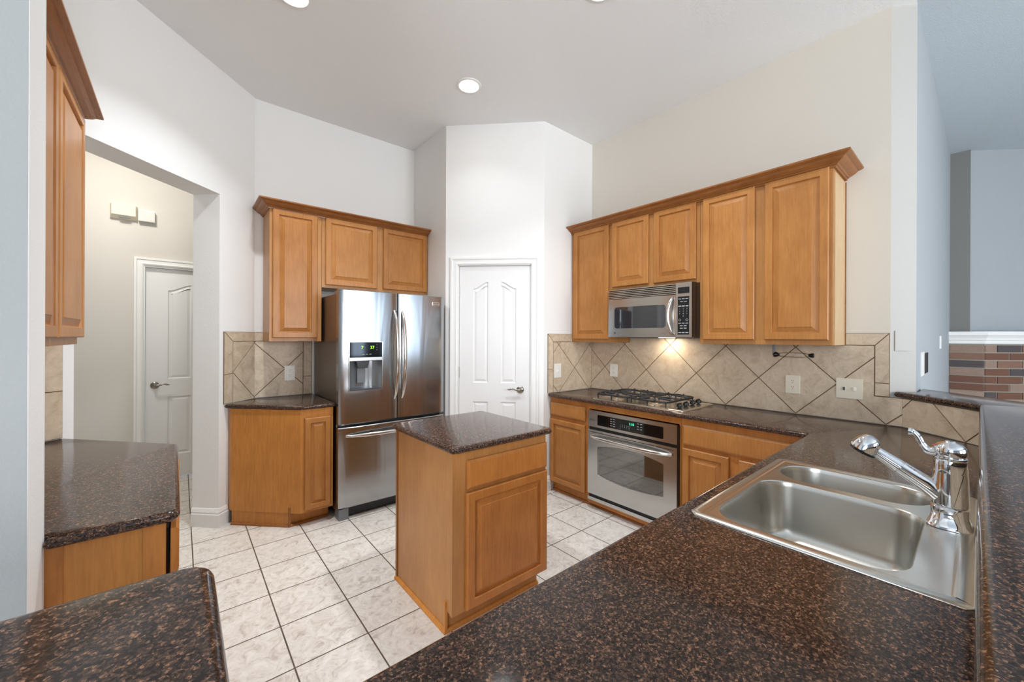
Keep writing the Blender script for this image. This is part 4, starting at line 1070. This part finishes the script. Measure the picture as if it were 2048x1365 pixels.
bm = B(); lathe(bm, [(0.036, 0.0545), (0.037, 0.062), (0.036, 0.09), (0.0345, 0.135), (0.0335, 0.145), (0.0335, 0.147), (0.034, 0.149), (0.032, 0.172), (0.031, 0.178), (0.033, 0.180), (0.033, 0.186), (0.030, 0.188)], (0, 0, 0), 'z', 32); part('body', bm, 'chrome', t, 45)
bm = B(); lathe(bm, [(0.029, 0.1885), (0.0315, 0.194), (0.0325, 0.204), (0.031, 0.214), (0.025, 0.222), (0.012, 0.227), (0.010, 0.230), (0.0, 0.231)], (0, 0, 0), 'z', 32); hd = part('lever_cap', bm, 'chrome', t, 45)
bm = B(); P = spline([(0.0, 0.022, 0.197), (0.0, 0.042, 0.196), (0.0, 0.055, 0.214), (0.0, 0.063, 0.232), (0.0, 0.072, 0.242), (0.0, 0.082, 0.243)], 6)
tube(bm, P, [0.013 - 0.005 * min(1, k / 12) + (0.0025 if k > 24 else 0) for k in range(len(P))], 12, 1.0, (1, 0, 0)); part('lever', bm, 'chrome', hd, 50)
bm = B(); lathe(bm, [(0.0, 0.0), (0.004, 0.0), (0.003, 0.002), (0.0, 0.002)], (-0.005, 0.030, 0.214), 'z', 10); part('temperature_dot', bm, 'red', hd)
SP = Vector((-0.030, 0.168, 0.187)); S0 = Vector((0.0, 0.010, 0.075)); dv = (SP - S0)
bm = B(); P = [S0 + dv * s for s in (0.0, 0.08, 0.15, 0.25, 0.40, 0.56, 0.565, 0.575, 0.58, 0.75, 0.9, 0.94)]
tube(bm, P, [0.030, 0.028, 0.0245, 0.0225, 0.0215, 0.0205, 0.0190, 0.0190, 0.0200, 0.0175, 0.0160, 0.0165], 20); sp = part('spout', bm, 'chrome', t, 40)
bm = B(); dn = dv.normalized(); side = dn.cross(Vector((0, 0, 1))).normalized(); upn = side.cross(dn)
hdv = (dn * 0.55 + Vector((0, 0, -1)) * 0.45 + dn * 0.2).normalized()
H0 = S0 + dv * 0.93
axh = Vector((dn.x * 0.55, dn.y * 0.55, -0.85)).normalized(); CH_ = H0 + dn * 0.016
pts = [CH_ + axh * q for q in (-0.032, -0.030, -0.025, -0.016, -0.004, 0.010, 0.016)]
tube(bm, pts, [0.006, 0.014, 0.0215, 0.0275, 0.0315, 0.0335, 0.0335], 22); hd2 = part('spray_head', bm, 'chrome', sp, 40)
bm = B(); tube(bm, [CH_ + axh * q for q in (0.0164, 0.023, 0.025)], [0.033, 0.032, 0.028], 22); part('nozzle', bm, 'black', hd2, 40)

# ------------------------------------------------------------------ outlets, switches, small wall things
def outlet(fr, x, z, w_, h_, label, mat='plate', off=TH, group=None):
    t = thing('electrical_outlet', label, 'outlet', fr, x, -off, z, group)
    bm = B(); box(bm, -w_ / 2, -0.006, -h_ / 2, w_ / 2, -0.0002, h_ / 2, bev=0.002); part('cover_plate', bm, mat, t)
    for s in (-1, 1):
        bm = B(); prism(bm, rrect(0, s * h_ * 0.17, w_ * 0.22, h_ * 0.115, 0.008, 4), -0.0075, -0.005, axis='y'); rc = part('receptacle', bm, mat, t)
        bm = B()
        for sx in (-0.0065, 0.0055): box(bm, sx, -0.0082, s * h_ * 0.17 + 0.001, sx + 0.002, -0.0070, s * h_ * 0.17 + 0.009)
        box(bm, -0.002, -0.0082, s * h_ * 0.17 - 0.009, 0.002, -0.0070, s * h_ * 0.17 - 0.005); part('slot', bm, 'slot', rc)
    return t
outlet(FR_RANGE, ry(2.313), 1.114, 0.084, 0.124, 'white duplex outlet on the tile left of the cooktop burners')
outlet(FR_RANGE, ry(0.837), 1.1135, 0.084, 0.125, 'ivory duplex outlet on the tile under the wire towel holder', 'ivory')
outlet(FR_BACK, 0.739, 1.110, 0.082, 0.130, 'white duplex outlet on the tile beside the refrigerator')
t = thing('light_switch', 'white single toggle switch on the tiled return beside the pantry', 'switch', FR_RETURN, 2.745 - P1[0], -TH, 1.118)
bm = B(); box(bm, -0.046, -0.006, -0.066, 0.046, -0.0002, 0.066, bev=0.002); part('cover_plate', bm, 'plate', t)
bm = B(); box(bm, -0.006, -0.010, -0.013, 0.006, -0.005, 0.013); box(bm, -0.004, -0.018, -0.008, 0.004, -0.009, 0.002, bev=0.001); part('toggle', bm, 'plate', t)
t = thing('light_switch', 'wide ivory two-gang wall plate on the tile near the raised bar', 'switch', FR_RANGE, ry(0.5355), -TH, 1.1155)
bm = B(); box(bm, -0.065, -0.006, -0.064, 0.065, -0.0002, 0.064, bev=0.002); part('cover_plate', bm, 'ivory', t)
for sx in (-0.025, 0.024):
    bm = B(); lathe(bm, [(0.0, 0.0055), (0.013, 0.0055), (0.012, 0.0075), (0.0, 0.0075)], (sx, 0, 0), 'y', 18); sw = part('switch_insert', bm, 'ivory', t, 40)
    bm = B(); box(bm, sx - 0.005, -0.013, -0.011, sx + 0.005, -0.007, 0.009, bev=0.001); part('toggle', bm, 'darkgrey' if sx < 0 else 'plate', sw)
FR_END = Frame((XR, 0.348), (3.365, 0.247))
bm = B(); box(bm, -0.044, -0.006, -0.061, 0.044, -0.0002, 0.061, bev=0.002); single('blank_plate', 'blank white wall plate on the angled wall end above the bar', 'wall plate', bm, 'wall_end_dimmed', None, FR_END, 0.066, 0, 1.421)  # white plate given the wall end's darkened paint to dim it
t = thing('junction_box', 'open black electrical box hole in the blue-grey living room wall', 'electrical box', FR_LIV, 0.50, 0, 1.268)
bm = B(); box(bm, -0.065, -0.0015, -0.070, 0.20, -0.0002, 0.070); part('opening', bm, 'slot', t)
bm = B(); box(bm, -0.26, -0.003, -0.075, -0.065, -0.0002, 0.080); part('plaster_edge', bm, 'trim', t)
bm = B(); box(bm, -0.035, -0.010, -0.055, 0.035, -0.0002, 0.055, bev=0.002); single('light_switch', 'small white switch plate on the living room wall beyond the open box', 'switch', bm, 'trim', None, FR_LIV, 1.70, 0, 1.405)
# wire paper towel holder under the cabinet
t = thing('towel_holder', 'wire paper towel holder with black ends under the right wall cabinet', 'towel holder', FR_RANGE, ry(0.80), 3.115 - XR, 1.323)
bm = B(); box(bm, -0.118, -0.012, -0.004, -0.105, 0.012, 0.0685, bev=0.001); part('bracket', bm, 'grey', t)
for sx, d in ((-0.112, 1), (0.112, -1)):
    bm = B(); lathe(bm, [(0.0, 0.0), (0.017, 0.001), (0.018, 0.012 * 1), (0.012, 0.026), (0.007, 0.034), (0.0, 0.035)] if d > 0 else [(0.0, -0.030), (0.007, -0.029), (0.012, -0.022), (0.015, -0.01), (0.014, 0.0), (0.0, 0.001)], (sx, 0, 0), 'x', 14); part('end_cap', bm, 'black', t, 50)
bm = B()
for k in range(4):
    a = R(45 + 90 * k); r_ = 0.013
    tube(bm, [(-0.085, r_ * 0.8 * math.cos(a), r_ * 0.8 * math.sin(a)), (-0.05, r_ * 1.5 * math.cos(a), r_ * 1.5 * math.sin(a)), (0.05, r_ * 1.5 * math.cos(a), r_ * 1.5 * math.sin(a)), (0.09, r_ * 0.7 * math.cos(a), r_ * 0.7 * math.sin(a))], 0.0014, 5)
part('wire', bm, 'nickel', t)
# door chime boxes high in the hall
t = thing('door_chime', 'cream door chime box high on the hall wall, the larger of the pair', 'door chime', FR_HALL, -0.408, 0, 2.596)
bm = B(); loops(bm, [[(-0.094, -0.0005, -0.068), (0.094, -0.0005, -0.068), (0.094, -0.0005, 0.064), (-0.094, -0.0005, 0.064)], [(-0.090, -0.02, -0.066), (0.092, -0.02, -0.066), (0.092, -0.02, 0.064), (-0.090, -0.02, 0.064)], [(-0.080, -0.05, -0.036), (0.082, -0.05, -0.036), (0.082, -0.05, 0.060), (-0.080, -0.05, 0.060)]]); part('cover', bm, 'ivory', t)
bm = B(); box(bm, -0.03, -0.046, -0.060, 0.045, -0.030, -0.048); part('sound_slot', bm, 'grey', t)
t = thing('door_chime', 'small white ribbed chime box right beside the larger cream chime', 'door chime', FR_HALL, -0.249, 0, 2.583)
bm = B(); box(bm, -0.060, -0.040, -0.052, 0.058, -0.0005, 0.054, bev=0.003); part('cover', bm, 'plate', t)
bm = B()
for k in range(9): box(bm, -0.056, -0.043, -0.044 + k * 0.0105, 0.054, -0.039, -0.039 + k * 0.0105)
part('grille', bm, 'trim', t)

# ------------------------------------------------------------------ ceiling lights
def can(x, y, label, power=1.0):
    t = thing('recessed_light', label, 'ceiling light', WORLD, x, y, CZ)
    bm = B(); lathe(bm, [(0.098, -0.0002), (0.096, -0.006), (0.080, -0.010), (0.074, -0.006), (0.074, -0.0002)], (0, 0, 0), 'z', 32); part('trim_ring', bm, 'trim', t, 40)
    bm = B(); lathe(bm, [(0.0, -0.0004), (0.072, -0.0004), (0.070, -0.006), (0.0, -0.008)], (0, 0, 0), 'z', 24); part('lens', bm, 'lamp', t, 40)
    l = bpy.data.lights.new('bulb', 'AREA'); l.shape = 'DISK'; l.size = 0.14; l.energy = CAN_POWER * power; l.color = CAN_COL; l.spread = R(118)
    o = bpy.data.objects.new('bulb', l); COL.objects.link(o); o.parent = t; o.location = (0, 0, -0.014)
can(1.747, 2.619, 'bright round recessed ceiling light in front of the pantry wall', 0.12)
can(0.500, 2.590, 'recessed ceiling light cut by the top edge above the refrigerator side')
can(1.83, 1.40, 'recessed ceiling light just above the top edge over the island')
# lamp added to brighten the hall, unseen behind the header
l = bpy.data.lights.new('hall_fill_bulb', 'AREA'); l.shape = 'DISK'; l.size = 0.3; l.energy = 15; l.color = (1.0, 0.96, 0.90)
t = thing('hall_fill_light', 'round flush ceiling light added to brighten the hall, unseen behind the header', 'ceiling light', WORLD, -0.5, 4.3, CZ)
bm = B(); lathe(bm, [(0.17, -0.0002), (0.17, -0.03), (0.13, -0.06), (0.0, -0.075)], (0, 0, 0), 'z', 24); part('shade', bm, 'lamp', t, 50)
o = bpy.data.objects.new('hall_fill_bulb', l); COL.objects.link(o); o.parent = t; o.location = (0, 0, -0.09)

# ------------------------------------------------------------------ fireplace in the living room
FRS = Frame((6.25, 0.215), (6.25, -0.028)); FRB = Frame((6.25, -0.028), (7.6, -1.378))
t = thing('fireplace', 'brown brick fireplace with white mantel shelf in the living room corner', 'fireplace', WORLD, 6.25, -0.028, 0)
def to_local(fr, x, y, z): v = fr.at(x, y, z); return (v.x - 6.25, v.y + 0.028, v.z)
def quadbox(bm, fr, x0, x1, y0, y1, z0, z1):
    c = [to_local(fr, x, y, z) for z in (z0, z1) for x, y in ((x0, y0), (x1, y0), (x1, y1), (x0, y1))]
    v = [bm.verts.new(p) for p in c]
    for q in ((0, 3, 2, 1), (4, 5, 6, 7), (0, 1, 5, 4), (1, 2, 6, 5), (2, 3, 7, 6), (3, 0, 4, 7)): bm.faces.new([v[i] for i in q])
bmb, bmm = B(), B(); CH = 0.0795; rows = 17
quadbox(bmm, FRS, 0, FRS.len, 0.006, 0.09, 0, 1.385); quadbox(bmm, FRB, 0, FRB.len, 0.006, 0.12, 0, 1.385)
for r_ in range(rows):
    z0 = 1.382 - (r_ + 1) * CH; z1 = z0 + CH - 0.011
    quadbox(bmb, FRS, 0.006, FRS.len - 0.003, -random.uniform(0, 0.004), 0.02, z0, z1)
    x = 0.006 if r_ % 2 else -0.11
    while x < FRB.len - 0.02:
        a, b = max(x, 0.006), min(x + 0.218, FRB.len)
        quadbox(bmb, FRB, a, b, -random.uniform(0, 0.004), 0.02, z0, z1); x += 0.23
part('brickwork', bmb, 'brick', t); part('mortar', bmm, 'mortar', t)
bm = B(); pp = [(v.x - 6.25, v.y + 0.028) for v in (FRS.at(0.0, 0, 0), FRS.at(FRS.len, 0, 0), FRB.at(FRB.len, 0, 0))]
sweep(bm, pp, [(-0.10, 1.387), (0.012, 1.387), (0.014, 1.418), (0.026, 1.424), (0.030, 1.445), (0.044, 1.466), (0.050, 1.470), (0.055, 1.478), (0.055, 1.512), (-0.10, 1.512)]); part('mantel', bm, 'trim', t)
